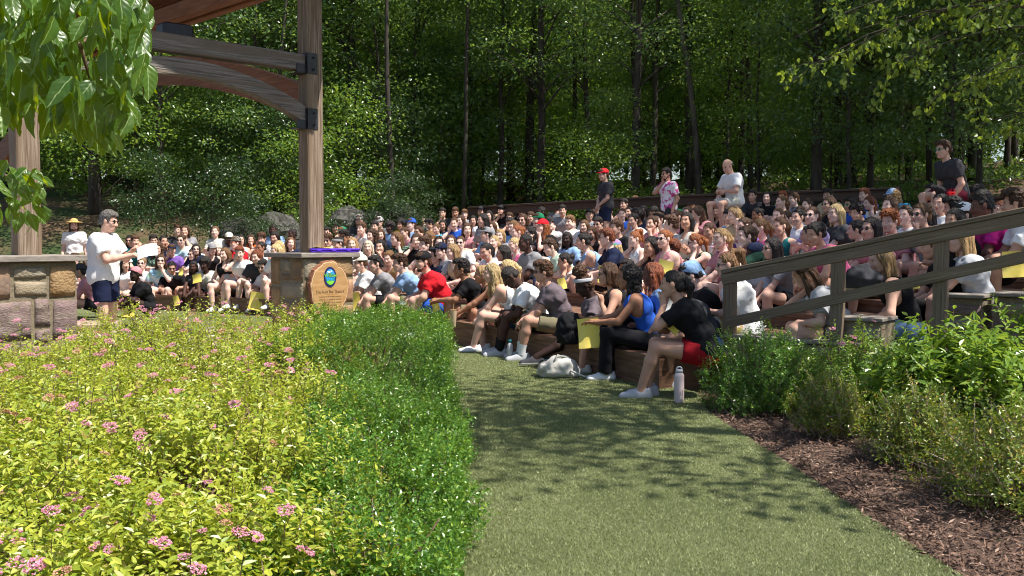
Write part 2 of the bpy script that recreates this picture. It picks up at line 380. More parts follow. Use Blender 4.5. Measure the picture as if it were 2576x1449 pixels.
# iron shoes with bolts on the near post
for z0, z1 in ((3.64, 3.92), (2.90, 3.18)):
    fr = frame(PR + np.array([0, 0, 0]), -DV)     # local x: along +(.7,.7), local y: towards -n, z up
    mb = MB().box((-.135, -.135, z0), (.03, -.126, z1), bev=.003).box((-.135, -.135, z0), (-.126, .10, z1), bev=.003)
    br = mb.build('bracket', M_iron, pav); br.matrix_local = Matrix.Translation(-Vector((PR[0], PR[1], 0))) @ fr
    mb = MB().box((-.28, -.105, z0 + .01), (-.137, -.092, z0 + .12), bev=.003).box((-.28, -.104, z0 - .002), (-.137, .09, z0 + .010), bev=.002)
    mb.build('beam_shoe', M_iron, br)
    for zz in (z0 + .06, z1 - .06):
        b = MB().tube([(-.035, -.135, zz), (-.035, -.175, zz)], .011, 8).tube([(-.035, -.135, zz), (-.035, -.143, zz)], .022, 6); b.build('bolt', M_iron, br)
# roof: eave beam along the audience side, deck boards rising from it
e0 = PR + np.array([.35, -.05, 0]) - np.array([-.7071, .7071, 0]) * .75; e1 = e0 + np.array([-.7071, .7071, 0]) * 15.5
timber('eave_beam', (*e0[:2], 5.12), (*e1[:2], 5.12), .14, .34, M_red)
UPV = np.array([-.7071, -.7071, 0]) * .94 + np.array([0, 0, .34])
for i in range(14):
    a = np.array([e0[0], e0[1], 5.32]) + UPV * (.31 * i); b = np.array([e1[0], e1[1], 5.32]) + UPV * (.31 * i)
    timber('roof_board', a, b, .30, .04, M_red, up=tuple(np.cross(UPV, np.array([-.7071, .7071, 0])) * -1), bev=.006)
M_shingle = pm('roof_shingle', (.05, .045, .04), (.12, .10, .09), 14, .9, .4)
rr = MB(); A = np.array([e0[0], e0[1], 5.36]) - UPV * .25 + np.array([.3, -.3, 0]); B = np.array([e1[0], e1[1], 5.36]) - UPV * .25
C = B + UPV * 4.7; D_ = A + UPV * 4.7; up = np.array([0, 0, .05])
rr.add([A, B, C, D_, A + up, B + up, C + up, D_ + up], [(0, 3, 2, 1), (4, 5, 6, 7), (0, 1, 5, 4), (1, 2, 6, 5), (2, 3, 7, 6), (3, 0, 4, 7)])
o = rr.build('roof_covering', M_shingle, pav); o.matrix_local = Matrix.Translation(-Vector((PR[0], PR[1], 0)))
# stage floor and stone steps
M_slab = pm('stage_slab', (.26, .20, .17), (.40, .33, .29), 5, .8, .3, c3=(.30, .25, .23), scale2=1.2)
mb = MB().box((-12, -.1, 0), (.0, 2.8, .05), bev=.01); fl = mb.build('stage_floor', M_slab, kind='structure'); fl.matrix_world = frame(PR + NV * .1, -DV)
for lo, hi in (((-5.0, -.62, 0), (-.9, -.12, .12)), ):
    pass
M_step = pm('sandstone_step', (.30, .20, .16), (.50, .37, .31), 6, .85, .5, stretch=(1, 1, 9), c3=(.42, .33, .30), scale2=1.4)
stp = empty('stone_steps', tuple(P(205, 838, 11.0)), label='two pale sandstone step slabs beside the speaker', cat='steps')
for i, (uu, vv, Y, w, d, h) in enumerate(((205, 838, 11.35, .75, .55, .125), (215, 862, 11.0, .85, .5, .12))):
    q = P(uu, vv, Y) - np.array(stp.location); mb = MB().box((-w / 2, -d / 2, 0), (w / 2, d / 2, h), bev=.012, jit=.003); s_ = mb.build('step_slab', M_step, stp); s_.location = q

# stone piers: every stone its own piece in recessed mortar
M_mort = pm('mortar', (.17, .135, .085), (.25, .205, .14), 30, .95, .5)
M_st = [pm('stone_ochre', (.25, .145, .06), (.40, .26, .13), 6, .85, .9, c3=(.19, .125, .075), scale2=2, bscale=38),
        pm('stone_plum', (.14, .10, .08), (.37, .29, .245), 6, .8, 1.0, stretch=(1, 1, 3.5), c3=(.22, .15, .14), scale2=3, bscale=34),
        pm('stone_rust', (.30, .15, .08), (.42, .26, .15), 5, .85, .6, c3=(.22, .15, .11), scale2=2, bscale=18),
        pm('stone_grey', (.21, .18, .13), (.33, .28, .21), 5, .85, .7, c3=(.33, .26, .17), scale2=2.4, bscale=45)]
M_cap = pm('cap_stone', (.20, .17, .15), (.30, .26, .22), 9, .8, .3, stretch=(1, 1, 3))
def stone(name, x0, x1, z0, z1, dep, m, parent, rough=.008, y=0.0, ax=0):
    """rough-faced block whose face looks along local -Y (ax 0) or -X (ax 1)"""
    nx, nz = 7, 6; c = .012; V = []
    gx = np.linspace(x0 + c, x1 - c, nx); gz = np.linspace(z0 + c, z1 - c, nz)
    ph = RNG.random(4) * 9; sx0, sx1 = RNG.normal(0, .012, 2); sz = RNG.normal(0, .012)
    def face(i, k):
        px = gx[i] + (sx0 if i == 0 else sx1 if i == nx - 1 else 0) * (k / nz - .5); pz = gz[k] + sz * (i / nx - .5) * (1 if k in (0, nz - 1) else .6)
        e = 0.018 if (i in (0, nx - 1) or k in (0, nz - 1)) else 0
        r = rough * (math.sin(px * 37 + ph[0]) + math.sin(pz * 55 + ph[1] + 2 * math.sin(px * 29)) + 1.2 * (RNG.random() - .5) * 2)
        return (px, y - dep + e - (0 if e else r), pz)
    for k in range(nz):
        for i in range(nx): V.append(face(i, k))
    Q = [(k * nx + i, k * nx + i + 1, (k + 1) * nx + i + 1, (k + 1) * nx + i) for k in range(nz - 1) for i in range(nx - 1)]
    ring = [i for i in range(nx)] + [k * nx + nx - 1 for k in range(1, nz)] + [(nz - 1) * nx + i for i in range(nx - 2, -1, -1)] + [k * nx for k in range(nz - 2, 0, -1)]
    n0 = len(V); 
    for r_ in ring: p = V[r_]; V.append((p[0], y + .03, p[2]))
    for j in range(len(ring)): Q.append((ring[(j + 1) % len(ring)], ring[j], n0 + j, n0 + (j + 1) % len(ring)))
    V = np.array(V)
    if ax: V = np.stack([V[:, 1], V[:, 0], V[:, 2]], 1)
    return link(name, np_mesh(name, V, np.array(Q), [m], True), parent)
# right pier (local x along +(.7,.7), y away from the camera side)
pr = empty('stone_pier', (PR[0], PR[1], 0), math.radians(45), label='ochre stone pier under the near timber post, carrying the log sign', cat='pier')
H = .40
MB().box((-H, -H, 0), (H, H, 1.17), bev=.01).build('core', M_mort, pr)
MB().box((-H - .07, -H - .07, 1.172), (H + .07, H + .07, 1.235), bev=.008).build('cap', M_cap, pr)
for (x0, x1, z0, z1, k, ax) in [(-.40, .02, .86, 1.16, 3, 0), (.04, .40, .90, 1.16, 0, 0), (-.40, -.1, .52, .84, 0, 0), (-.08, .4, .55, .88, 2, 0), (-.40, .05, .24, .50, 2, 0), (.07, .40, .22, .53, 0, 0), (-.4, .4, .02, .21, 1, 0),
                                (-.40, -.12, .86, 1.16, 0, 1), (-.10, .14, .98, 1.16, 3, 1), (.16, .40, .80, 1.16, 0, 1), (-.40, .14, .62, .84, 3, 1), (-.10, .14, .86, .96, 0, 1), (.16, .40, .5, .78, 0, 1), (-.4, .14, .40, .60, 2, 1), (-.4, 0, .1, .38, 0, 1), (.02, .4, .1, .48, 0, 1)]:
    stone('stone', x0, x1, z0, z1, .022, M_st[k], pr, .004, -H, ax)
# left wall
pl = empty('stone_wall', (PL[0], PL[1], 0), math.radians(45), label='low wall of big rough plum and ochre stones under the left post', cat='wall')
MB().box((-3.2, -.40, 0), (.38, .40, 1.17), bev=.01).build('core', M_mort, pl)
MB().box((-3.3, -.49, 1.172), (.47, .49, 1.24), bev=.008).build('cap', M_cap, pl)
for (x0, x1, z0, z1, k, rg) in [(.08, .37, .78, 1.14, 0, .003), (.11, .38, .32, .76, 1, .008), (-.28, .06, .99, 1.12, 3, .004), (-.28, .07, .80, .97, 3, .005), (-.08, .09, .47, .78, 1, .014), (-.08, .09, .29, .45, 1, .016),
                                (-.50, -.30, .78, 1.14, 2, .008), (-.50, -.10, .34, .76, 1, .022), (-.2, .36, .08, .27, 1, .02), (-.52, -.22, .05, .30, 1, .012), (-.95, -.53, .7, 1.12, 0, .008), (-.95, -.53, .3, .68, 1, .012), (-1.5, -1.0, .6, 1.1, 2, .01), (-1.5, -1.0, .1, .58, 1, .01), (-.95, -.55, .05, .28, 0, .01)]:
    stone('stone', x0, x1, z0, z1, .03, M_st[k], pl, rg, -.40)

# log-slice sign on the right pier
M_bark = pm('bark', (.20, .07, .035), (.38, .17, .09), 18, .85, .8, stretch=(1, 5, 1))
M_slice = pm('sign_wood', (.36, .19, .07), (.55, .33, .15), 3.0, .5, .15, stretch=(2, 1, 9), c3=(.42, .24, .10), scale2=1.4)
M_rim = pm('sapwood', (.62, .45, .26), (.74, .58, .38), 20, .6)
sg = empty('log_sign', tuple(PR + NV * .445 + np.array([.7071, .7071, 0]) * -.07), math.radians(45), label='oval log slice sign with round lake logo and engraved lettering', cat='sign'); sg.location.z = .77
def outline(n=72, a=.305, b=.365, s=1.0):
    th = np.arange(n) / n * 2 * math.pi
    r = 1 + .018 * np.sin(5 * th + 1) + .014 * np.sin(11 * th) + .010 * np.sin(23 * th + 2) + .007 * np.sin(37 * th)
    r = r - .10 * np.exp(-((th - 1.05) / .07) ** 2)
    return np.stack([a * s * r * np.cos(th), b * s * r * np.sin(th)], 1)
def disc(name, pts, y0, y1, m, parent):
    n = len(pts); V = np.concatenate([np.c_[pts[:, 0], np.full(n, y0), pts[:, 1]], np.c_[pts[:, 0], np.full(n, y1), pts[:, 1]]])
    mb = MB(); mb.add(V, [(i, (i + 1) % n, n + (i + 1) % n, n + i) for i in range(n)], [], [tuple(range(n))[::-1], tuple(range(n, 2 * n))]); return mb.build(name, m, parent)
disc('bark_edge', outline(s=1.0), .0, -.075, M_bark, sg)
disc('sapwood_ring', outline(s=.955), -.07, -.079, M_rim, sg)
disc('face', outline(s=.925), -.07, -.083, M_slice, sg)
def ell(a, b, n=40, cz=0.0): th = np.arange(n) / n * 6.28318; return np.stack([a * np.cos(th), cz + b * np.sin(th)], 1)
M_navy = pm('logo_navy', (.014, .02, .09), (.02, .03, .12), 20, .4); M_sky = pm('logo_sky', (.03, .28, .62), (.06, .40, .75), 9, .4); M_grn = pm('logo_green', (.14, .48, .03), (.25, .62, .06), 12, .4); M_wht = pm('logo_white', (.75, .78, .8), None, 9, .5)
M_aqua = pm('logo_aqua', (.02, .42, .85), None, 5, .4); M_ink = pm('engraved_ink', (.045, .025, .015), None, 5, .7)
CZ = .145
lg = disc('logo', ell(.098, .135, 40, CZ), -.083, -.089, M_navy, sg)
disc('logo_sky', ell(.074, .105, 40, CZ), -.089, -.0905, M_sky, lg)
hl = np.array([(.073 * math.cos(t), CZ + .103 * math.sin(t)) for t in np.linspace(math.pi * 1.12, math.pi * 1.88, 20)])
disc('logo_hill', hl, -.0905, -.092, M_grn, lg)
for cx, cz_, s_ in ((-.03, CZ + .07, .022), (.015, CZ + .078, .018), (-.012, CZ + .062, .016)): disc('logo_cloud', ell(s_, s_ * .45, 14) + np.array([cx, cz_]), -.0905, -.0915, M_wht, lg)
FONT = None
def text(name, body, size, x, z, m, parent, y=-.094, ext=.0012, sx=1.0, shear=0.0, space=1.0, off=0.0):
    cu = bpy.data.curves.new(name, 'FONT'); cu.body = body; cu.size = size; cu.align_x = 'CENTER'; cu.align_y = 'CENTER'; cu.extrude = ext; cu.shear = shear; cu.space_character = space; cu.offset = off
    cu.materials.append(m); o = bpy.data.objects.new(name, cu); col.objects.link(o); o.parent = parent
    bpy.context.view_layer.update(); me = bpy.data.meshes.new_from_object(o.evaluated_get(bpy.context.evaluated_depsgraph_get())); bpy.data.objects.remove(o); bpy.data.curves.remove(cu)
    o = link(name, me, parent); o.location = (x, y, z); o.rotation_euler = (math.pi / 2, 0, 0); o.scale = (sx, 1, 1); return o
text('logo_letters', 'Willow', .066, 0, CZ + .022, M_navy, lg, -.0925, .0004, 1.0, off=.0038)
text('logo_letters', 'Willow', .066, 0, CZ + .022, M_grn, lg, -.0937, .0006, 1.0, off=.0012)
text('logo_letters', 'LAKE', .056, .002, CZ - .030, M_navy, lg, -.0925, .0004, 1.05, .15, off=.0038)
text('logo_letters', 'LAKE', .056, .002, CZ - .030, M_aqua, lg, -.0937, .0006, 1.05, .15, off=.0012)
text('lettering', 'The Aunt Bea Theatre', .058, .0, -.052, M_ink, sg, -.0835, .0008, .86)
for i, ln in enumerate(('in memory for the kindness, a ability of', 'Willow Lake, is a member of Kings Park', 'a cornerstone and of dignity and spirit', 'camp to so many children.')):
    text('lettering', ln, .027, .0, -.115 - i * .040, M_ink, sg, -.0835, .0006, .80)

# purple folder box on the pier cap
M_purp = pm('purple_plastic', (.09, .02, .52), (.13, .04, .62), 10, .3, .05, spec=.5)
M_paper = pm('white_paper', (.72, .74, .75), (.80, .81, .82), 8, .7); M_yel = pm('yellow_paper', (.78, .60, .10), (.86, .70, .18), 6, .75, .1, spec=.2)
bx = empty('purple_case', tuple(PR + np.array([.26, .02, 1.238])), math.radians(20), label='flat purple plastic document case lying on the pier cap', cat='case')
MB().box((-.30, -.17, 0), (.36, .17, .028), bev=.006).build('case_base', M_purp, bx); MB().box((-.31, -.18, .030), (.37, .18, .052), bev=.007).build('case_lid', M_purp, bx)
for i in range(3): MB().box((-.22 + i * .2, -.188, .018), (-.16 + i * .2, -.179, .042), bev=.002).build('latch', M_purp, bx)
pf = empty('paper_stack', tuple(PR + np.array([.10, -.02, 1.2915])), math.radians(28), label='loose pale papers lying on top of the purple case', cat='papers')
for i in range(4):
    mb = MB(); g = np.linspace(-.5, .5, 5); V = [(x * .28 + i * .03 - .03, y * .21, .003 * i + .012 * abs(x) ** 2 * (i + 1)) for x in g for y in g]
    mb.add(V, [(a * 5 + b, a * 5 + 5 + b, a * 5 + 6 + b, a * 5 + 1 + b) for a in range(4) for b in range(4)]); mb.build('sheet', [M_paper, M_paper, pm('aqua_paper', (.35, .62, .66), None, 5, .6), M_yel][i], pf)
# loudspeaker hung below the roof
ls = empty('loudspeaker', tuple(P(440, 88, 12.7)), math.radians(40), label='black loudspeaker hanging under the pavilion roof', cat='loudspeaker')
MB().box((-.20, -.14, -.13), (.20, .14, .13), bev=.03).build('cabinet', M_iron, ls); MB().box((-.17, -.15, -.11), (.17, -.139, .11), bev=.004).build('grille', pm('grille', (.02, .022, .03), (.05, .05, .06), 150, .6), ls)
MB().box((-.06, -.03, -.17), (.06, .03, -.131), bev=.005).build('mount', M_iron, ls)

# ------------------------------------------------------------------ railings
M_rail = woodm('rail_timber', (.105, .072, .045), (.28, .215, .155), (.18, .13, .088))
M_dkrail = woodm('dark_rail', (.045, .028, .02), (.12, .075, .055), (.08, .05, .038))
def bar(parent, name, a, b, w, h, m, up=(0, 0, 1), bev=.006):
    a = np.array(a, float); b = np.array(b, float); L = np.linalg.norm(b - a)
    o = MB().box((0, -w / 2, -h / 2), (L, w / 2, h / 2), bev=bev).build(name, m, parent); o.matrix_local = Matrix.Translation(-parent.location) @ frame(a, b - a, up); return o
fa = P(1822, 690, 9.2); fb = P(2610, 530, 7.55)
fe = empty('railing', (fa[0], fa[1], 0), label='weathered timber handrail sloping up beside the seating steps', cat='railing')
dirf = unit((fb - fa) * np.array([1, 1, 0])); nrm = np.array([dirf[1], -dirf[0], 0.])
def fpt(u, vtop):   # point on the fence line under pixel column u
    s = np.linspace(-.3, 1.6, 900); q = fa[None] + (fb - fa)[None] * s[:, None]; uu = CU + FPX * q[:, 0] / q[:, 1]; return q[np.argmin(abs(uu - u))]
ext = fb + (fb - fa) * .25
bar(fe, 'cap_rail', fa + [0, 0, .025], ext + [0, 0, .025], .15, .04, M_rail)
bar(fe, 'top_rail', fa + nrm * .045 + [0, 0, -.048], ext + nrm * .045 + [0, 0, -.048], .04, .10, M_rail)
la = P(1835, 812, 9.2) + nrm * .065; lb = P(2610, 640, 7.55) + nrm * .065
bar(fe, 'lower_rail', la, lb + (lb - la) * .25, .04, .095, M_rail)
for u, vb in ((1838, 880), (2108, 860), (2368, 800), (2640, 760)):
    q = fpt(u, 0); zb = P(u, vb, q[1])[2]
    o = bar(fe, 'post', (q[0], q[1], min(zb, .3)), (q[0], q[1], q[2] - .002), .10, .10, M_rail, up=tuple(nrm))
# dark rail behind the last row
pts = [(1180, 523, 26.0), (1520, 503, 23.6), (1700, 494, 22.4), (2260, 474, 19.8)]
def rail_run(pts, label, hgt=.85, boards=2):
    q = [P(*p) for p in pts]; e = empty('back_railing', (q[0][0], q[0][1], 0), label=label, cat='railing')
    for a, b in zip(q[:-1], q[1:]):
        bar(e, 'cap_rail', a, b, .16, .05, M_dkrail); bar(e, 'top_rail', a - [0, 0, .115], b - [0, 0, .115], .04, .17, M_dkrail)
        if boards > 1: bar(e, 'lower_rail', a - [0, 0, .5], b - [0, 0, .5], .04, .14, M_dkrail)
        n = max(1, int(np.linalg.norm(b - a) / 2.0))
        for i in range(n + 1):
            if i == n and b is not q[-1]: continue
            p = a + (b - a) * i / n; bar(e, 'post', (p[0], p[1], p[2] - 1.2), (p[0], p[1], p[2] - .03), .10, .10, M_dkrail, up=(0, 1, 0))
    return e
rail_run(pts, 'dark brown timber rail behind the last row of the audience')
rail_run([(2330, 525, 15.0), (2480, 490, 14.4)], 'short sloping dark rail the boy in maroon shorts sits on', 1, 1)
rail_run([(2120, 500, 21.5), (2260, 470, 21.6)], 'short dark rail rising into the trees beyond the back row', 1, 1)
rail_run([(2500, 498, 15.5), (2650, 480, 15.0)], 'dark rail at the far right edge behind the curly-haired person', 1, 1)
# stone blocks with tile caps closing the step ends
def block(u, v0, v1, Y, w, lab, k):
    a = P(u, v1, Y); top = P(u, v0, Y)[2]; e = empty('stone_block', (a[0], a[1], 0), math.atan2(dirf[1], dirf[0]), label=lab, cat='stone block')
    MB().box((-w / 2, 0, -.2), (w / 2, .35, top - .035), bev=.01).build('core', M_mort, e)
    x = -w / 2; zlo = a[2] - .25
    rows = np.arange(zlo, top - .045, .13)
    for j, z in enumerate(rows):
        z1 = min(z + .122, top - .042)
        if z1 - z < .05: continue
        xs = [-w / 2, w / 2] if w < .5 else [-w / 2, -w / 2 + w * (.42 + .16 * (j % 2)), w / 2]
        for x0, x1 in zip(xs[:-1], xs[1:]): stone('stone', x0 + .006, x1 - .006, z, z1, .02, M_st[(k + j) % 2 * 2 + 1], e, .004, 0)
    for i in range(max(1, int(w / .2))):
        nn_ = max(1, int(w / .2)); MB().box((-w / 2 - .02 + i * (w + .04) / nn_ + .003, -.04, top - .033), (-w / 2 - .02 + (i + 1) * (w + .04) / nn_ - .003, .37, top), bev=.006).build('cap_tile', M_cap, e)
    return e
block(1990, 852, 1010, 8.75, 1.35, 'long low stone block with tile cap behind the round boxwood', 0)
block(2168, 798, 860, 8.45, .34, 'small stone step block with tile cap below the handrail', 1)
block(2420, 740, 800, 8.6, .34, 'stone step block with tile cap behind the leafy shrub', 0)
block(2570, 738, 800, 8.3, .45, 'rightmost stone step block at the picture edge', 1)
# ------------------------------------------------------------------ trees
M_trunk = pm('tree_bark', (.028, .022, .017), (.085, .068, .055), 6, .95, .8, stretch=(1, 1, .25), c3=(.075, .07, .045), scale2=1.5, objrand=.25)
M_fl = [leafm('forest_leaf_deep', (.045, .10, .040), (.125, .215, .080), (.34, .48, .07), .48, .28, .9, (.26, .38, .07), w3=.2),
        leafm('forest_leaf_mid', (.058, .13, .038), (.15, .26, .075), (.42, .58, .07), .50, .30, .85, (.34, .46, .07), w3=.2),
        leafm('forest_leaf_bright', (.075, .16, .026), (.16, .29, .042), (.42, .58, .04), .50, .32, .8, (.38, .48, .07), w3=.2),
        leafm('forest_leaf_shaded', (.014, .038, .013), (.038, .085, .024), (.10, .18, .02), .28, .36, .6, (.07, .13, .03))]  # last one: darkened leaf copy, the left bank's shade put into the colour
def tree_proto(h, base, spread, nclump, per, ls, mat, lean=0.0, tr=.11, seed=1, droop=.4, flat=.45):
    """-> (trunk mesh, crown mesh); limbs reach the leaf clumps"""
    g = np.random.default_rng(seed); mb = MB()
    z = np.linspace(-.4, h, 12); wob = np.cumsum(g.normal(0, .05, (12, 2)), 0) * (z[:, None] / h + .2)
    tp = np.c_[wob[:, 0] + lean * z, wob[:, 1], z]; mb.tube(tp, tr * (1 - .8 * np.clip(z / h, 0, 1)) * (1 + .4 * np.exp(-np.clip(z, 0, 9) * 3)), 9)
    C = []; 
    for i in range(nclump):
        zc = base + (h * 1.03 - base) * g.random() ** .9; f = (zc - base) / (h - base)
        rr = spread * (0.35 + .9 * math.sin(math.pi * min(max(f * .8 + .15, 0), 1))) * math.sqrt(g.random()); a = g.random() * 6.283
        ax = np.array([np.interp(zc, z, tp[:, 0]), np.interp(zc, z, tp[:, 1])]); c = np.array([ax[0] + rr * math.cos(a), ax[1] + rr * math.sin(a), zc])
        C.append((c, .45 + .5 * g.random()))
        z0 = max(zc - rr * (.35 + .4 * g.random()), base * .6); s0 = np.array([np.interp(z0, z, tp[:, 0]), np.interp(z0, z, tp[:, 1]), z0])
        if i % 2 == 0:
            md = s0 * .5 + c * .5 + np.array([0, 0, .15 * rr]); mb.tube([s0, md, c], [tr * .28, tr * .16, tr * .05], 5, False)
    PT, DD, NN = [], [], []
    for c, r in C:
        n = int(per * (r / .7) ** 2); u = unit(g.normal(size=(n, 3))); rad = r * g.random(n) ** (1 / 2.2)
        p = u * rad[:, None] * np.array([1.25, 1.25, flat]) + c
        out = u * np.array([1, 1, .3]); d = unit(out + g.normal(0, .45, (n, 3)) + np.array([0, 0, -droop])); nr = unit(np.array([0, 0, 1.0]) + g.normal(0, .75, (n, 3)) + .3 * out)
        PT.append(p); DD.append(d); NN.append(nr)
    PT = np.concatenate(PT); DD = np.concatenate(DD); NN = np.concatenate(NN); n = len(PT)
    V, F = leaves4(PT, DD, NN, ls * g.uniform(.7, 1.25, n), ls * .62 * g.uniform(.8, 1.15, n), .12)
    return mb.mesh('trunk', M_trunk, True), np_mesh('crown', V, F, [mat])
PROTO = {
 'tall_a': tree_proto(14, 4.6, 2.6, 80, 95, .12, M_fl[0], .01, .13, 1), 'tall_b': tree_proto(15, 5.2, 2.9, 84, 95, .125, M_fl[1], -.02, .15, 2),
 'tall_c': tree_proto(12, 3.6, 2.4, 74, 95, .115, M_fl[0], .04, .10, 3), 'mid_a': tree_proto(9, 2.0, 2.2, 80, 110, .11, M_fl[1], .02, .07, 4),
 'mid_b': tree_proto(8, 1.6, 2.1, 74, 110, .11, M_fl[0], -.03, .06, 5), 'mid_c': tree_proto(7, 1.3, 2.0, 70, 110, .105, M_fl[2], .03, .05, 6),
 'sap_a': tree_proto(4.2, .5, 1.4, 42, 120, .10, M_fl[1], .03, .03, 7), 'sap_c': tree_proto(3.6, .3, 1.25, 30, 110, .11, M_fl[3], .02, .03, 9), 'sap_b': tree_proto(3.2, .25, 1.2, 34, 120, .095, M_fl[2], -.02, .025, 8)}
ZONES = [(180, 'at the far left picture edge'), (480, 'above the speaker'), (740, 'left of the timber post'), (960, 'just right of the timber post'), (1180, 'above the boulders at centre left'), (1420, 'above the middle of the crowd'), (1600, 'behind the man in the red cap'), (1760, 'behind the man in tie-dye'), (1980, 'behind the man perched on the rail'), (2250, 'behind the right half of the crowd'), (9999, 'behind the boy on the rail')]
TREE_LAB = {'tall': ('tall slender tree', 'tall trees'), 'mid_': ('bushy understory tree', 'understory trees'), 'sap_': ('low leafy sapling', 'saplings')}
def tree_label(kind, x, y):
    u = CU + FPX * x / y; z = next(t for l, t in ZONES if u < l); dep = 'at the wood edge' if y < 30 else 'within the wood' if y < 44 else 'deep in the wood'
    a, b = TREE_LAB[kind[:4]]; return '%s %s %s' % (a, dep, z), '%s %s %s' % (b, dep, z)
def tree(kind, x, y, s=1.0, rz=None, label=None, group=None, z=None):
    tm, cm = PROTO[kind]; zz = float(terrain(np.array([x]), np.array([y]))[0]) if z is None else z
    lab, grp = tree_label(kind, x, y)
    e = empty('forest_tree' if kind[:3] != 'sap' else 'sapling', (x, y, zz - .05), random.random() * 6.28 if rz is None else rz, label=label or lab, cat='tree', group=(group or grp) if not label else group); e.scale = (s, s, s * random.uniform(.92, 1.1))
    link('trunk', tm, e); link('crown', cm, e); return e
rr = random.Random(5); TR = []
def ok(x, y, d):
    if any((x - a) ** 2 + (y - b) ** 2 < d * d for a, b in TR): return False
    TR.append((x, y)); return True
def wood(kinds, count, ymin, ymax, nmin, nmax, dmin, smin=.85, smax=1.2):
    c = 0; tries = 0
    while c < count and tries < 5000:
        tries += 1; y = rr.uniform(ymin, ymax); x = rr.uniform(-.60, .60) * y; n = float(ndist(np.array([x]), np.array([y]))[0])
        if n < nmin - 4.8 * min(max((-.10 - x / y) / .07, 0), 1) or n > nmax or not ok(x, y, dmin): continue
        tree(rr.choice(kinds), x, y, rr.uniform(smin, smax)); c += 1
wood(['tall_a', 'tall_b', 'tall_c'], 52, 20, 46, 11.5, 34, 1.35)
wood(['mid_a', 'mid_b', 'mid_c'], 40, 20, 44, 11.5, 30, 1.15)
wood(['sap_a', 'sap_b'], 34, 20, 40, 11.3, 22, 1.0)
for q_ in [(610, 580, 23.4, .42), (790, 575, 23.6, .40), (985, 560, 24.4, .42), (1060, 545, 25, .45), (530, 565, 24, .55), (760, 500, 28, .8), (940, 480, 29, .8), (420, 560, 24, .6), (660, 500, 29, .9)]:
    p_ = P(q_[0], q_[1] + 25, q_[2]); tree('sap_c', p_[0], p_[1], q_[3], z=p_[2] - .3)
wood(['tall_a', 'tall_b', 'mid_a', 'mid_b', 'mid_c'], 56, 44, 70, 24, 60, 1.6, 1.2, 1.7)
wood(['sap_a', 'sap_b', 'mid_c'], 120, 38, 62, 20, 60, .95, 1.6, 2.4)
# trunks the photograph shows one by one: (u at base, v at base, depth, lean)
for i, (u, v, Y, dx, r, lab) in enumerate([(1760, 480, 22.5, -70, .13, 'leaning grey trunk behind the person in tie-dye'), (1160, 515, 25, 30, .10, 'thin dark trunk leaning right above the back row'), (985, 560, 24, -12, .12, 'straight dark trunk standing before the boulders'),
    (2110, 470, 23, 10, .16, 'stout dark trunk right of the seated man in white'), (2345, 470, 21, -18, .11, 'pale slim trunk left of the boy on the rail'), (2290, 460, 26, 5, .17, 'broad dark trunk behind the back rail'),
    (1890, 440, 27, -30, .14, 'dark trunk rising behind the seated man in white'), (1590, 480, 27, 8, .13, 'dark trunk right of the man in the red cap'), (2440, 440, 24, 20, .18, 'wide trunk behind the boy on the rail'), (690, 480, 25, 40, .10, 'thin trunk left of the timber post leaning right'),
    (1330, 480, 29, 12, .14, 'dark upright trunk above the centre of the crowd'), (1450, 470, 30, -15, .13, 'dark trunk left of the man in the red cap')]):
    r *= .6; Y += 4.0; b = P(u, v - 6, Y); t_ = P(u + dx, -160, Y); n = 9; s = np.linspace(0, 1, n)[:, None]; pts = b + (t_ - b) * s + np.c_[np.sin(s * 5 + i) * .06, np.zeros((n, 1)), np.zeros((n, 1))]
    pts[0, 2] -= .8; e = empty('tree_trunk', tuple(b), label=lab, cat='tree'); mb = MB().tube(pts - b, r * np.linspace(1.15, .7, n), 10); 
    mb.build('trunk', M_trunk, e, True)
    g = np.random.default_rng(50 + i); top = pts[-1] - b; cl = MB(); PT = []
    for j in range(8):
        c = top + np.array([g.normal(0, 1.6), g.normal(0, 1.6), g.uniform(-1.5, 3.5)]); cl.tube([top * .8, c], [.04, .012], 5, False); k = 160; PT.append(c + unit(g.normal(size=(k, 3))) * g.random((k, 1)) ** .4 * np.array([1.2, 1.2, .6]))
    cl.build('limbs', M_trunk, e); PT = np.concatenate(PT); k = len(PT); V, F = leaves4(PT, unit(g.normal(0, 1, (k, 3)) + [0, 0, -.4]), unit(g.normal(0, .4, (k, 3)) + [0, 0, 1]), .13, .085, .12); link('crown', np_mesh('crown', V, F, [M_fl[i % 2]]), e)
# shade trees beside and behind the viewer: they throw the dappled shade on the lawn and the right-hand rows
M_near = leafm('maple_leaf', (.08, .15, .02), (.19, .28, .04), (.50, .62, .05), .48, .36, .5, (.30, .36, .05))
def shade_tree(x, y, h, base, spread, lab, seed, ncl=70, per=60, ls=.15, mat=None):
    tm, cm = tree_proto(h, base, spread, ncl, per, ls, mat or M_near, 0, .2, seed); e = empty('shade_tree', (x, y, float(terrain(np.array([x]), np.array([y]))[0])), 0, label=lab, cat='tree'); link('trunk', tm, e); link('crown', cm, e); return e
shade_tree(9.4, 8.4, 11, 5.0, 3.0, 'maple beyond the right picture edge whose crown shades the seating', 21, 84, 70)
shade_tree(12.2, 14.6, 12, 4.0, 3.3, 'maple with bright leaves hanging over the right end of the rows', 22, 110, 75)
shade_tree(4.7, 5.7, 9, 5.2, 1.9, 'tree to the right of the lawn casting broken shade', 23, 38, 66)
shade_tree(11.2, 17.0, 15, 6.4, 4.2, 'tall maple right of the back rows that shades them', 25, 110, 75)
shade_tree(14.5, 19.5, 13, 3.4, 3.4, 'maple standing behind the right end of the back rail', 24)

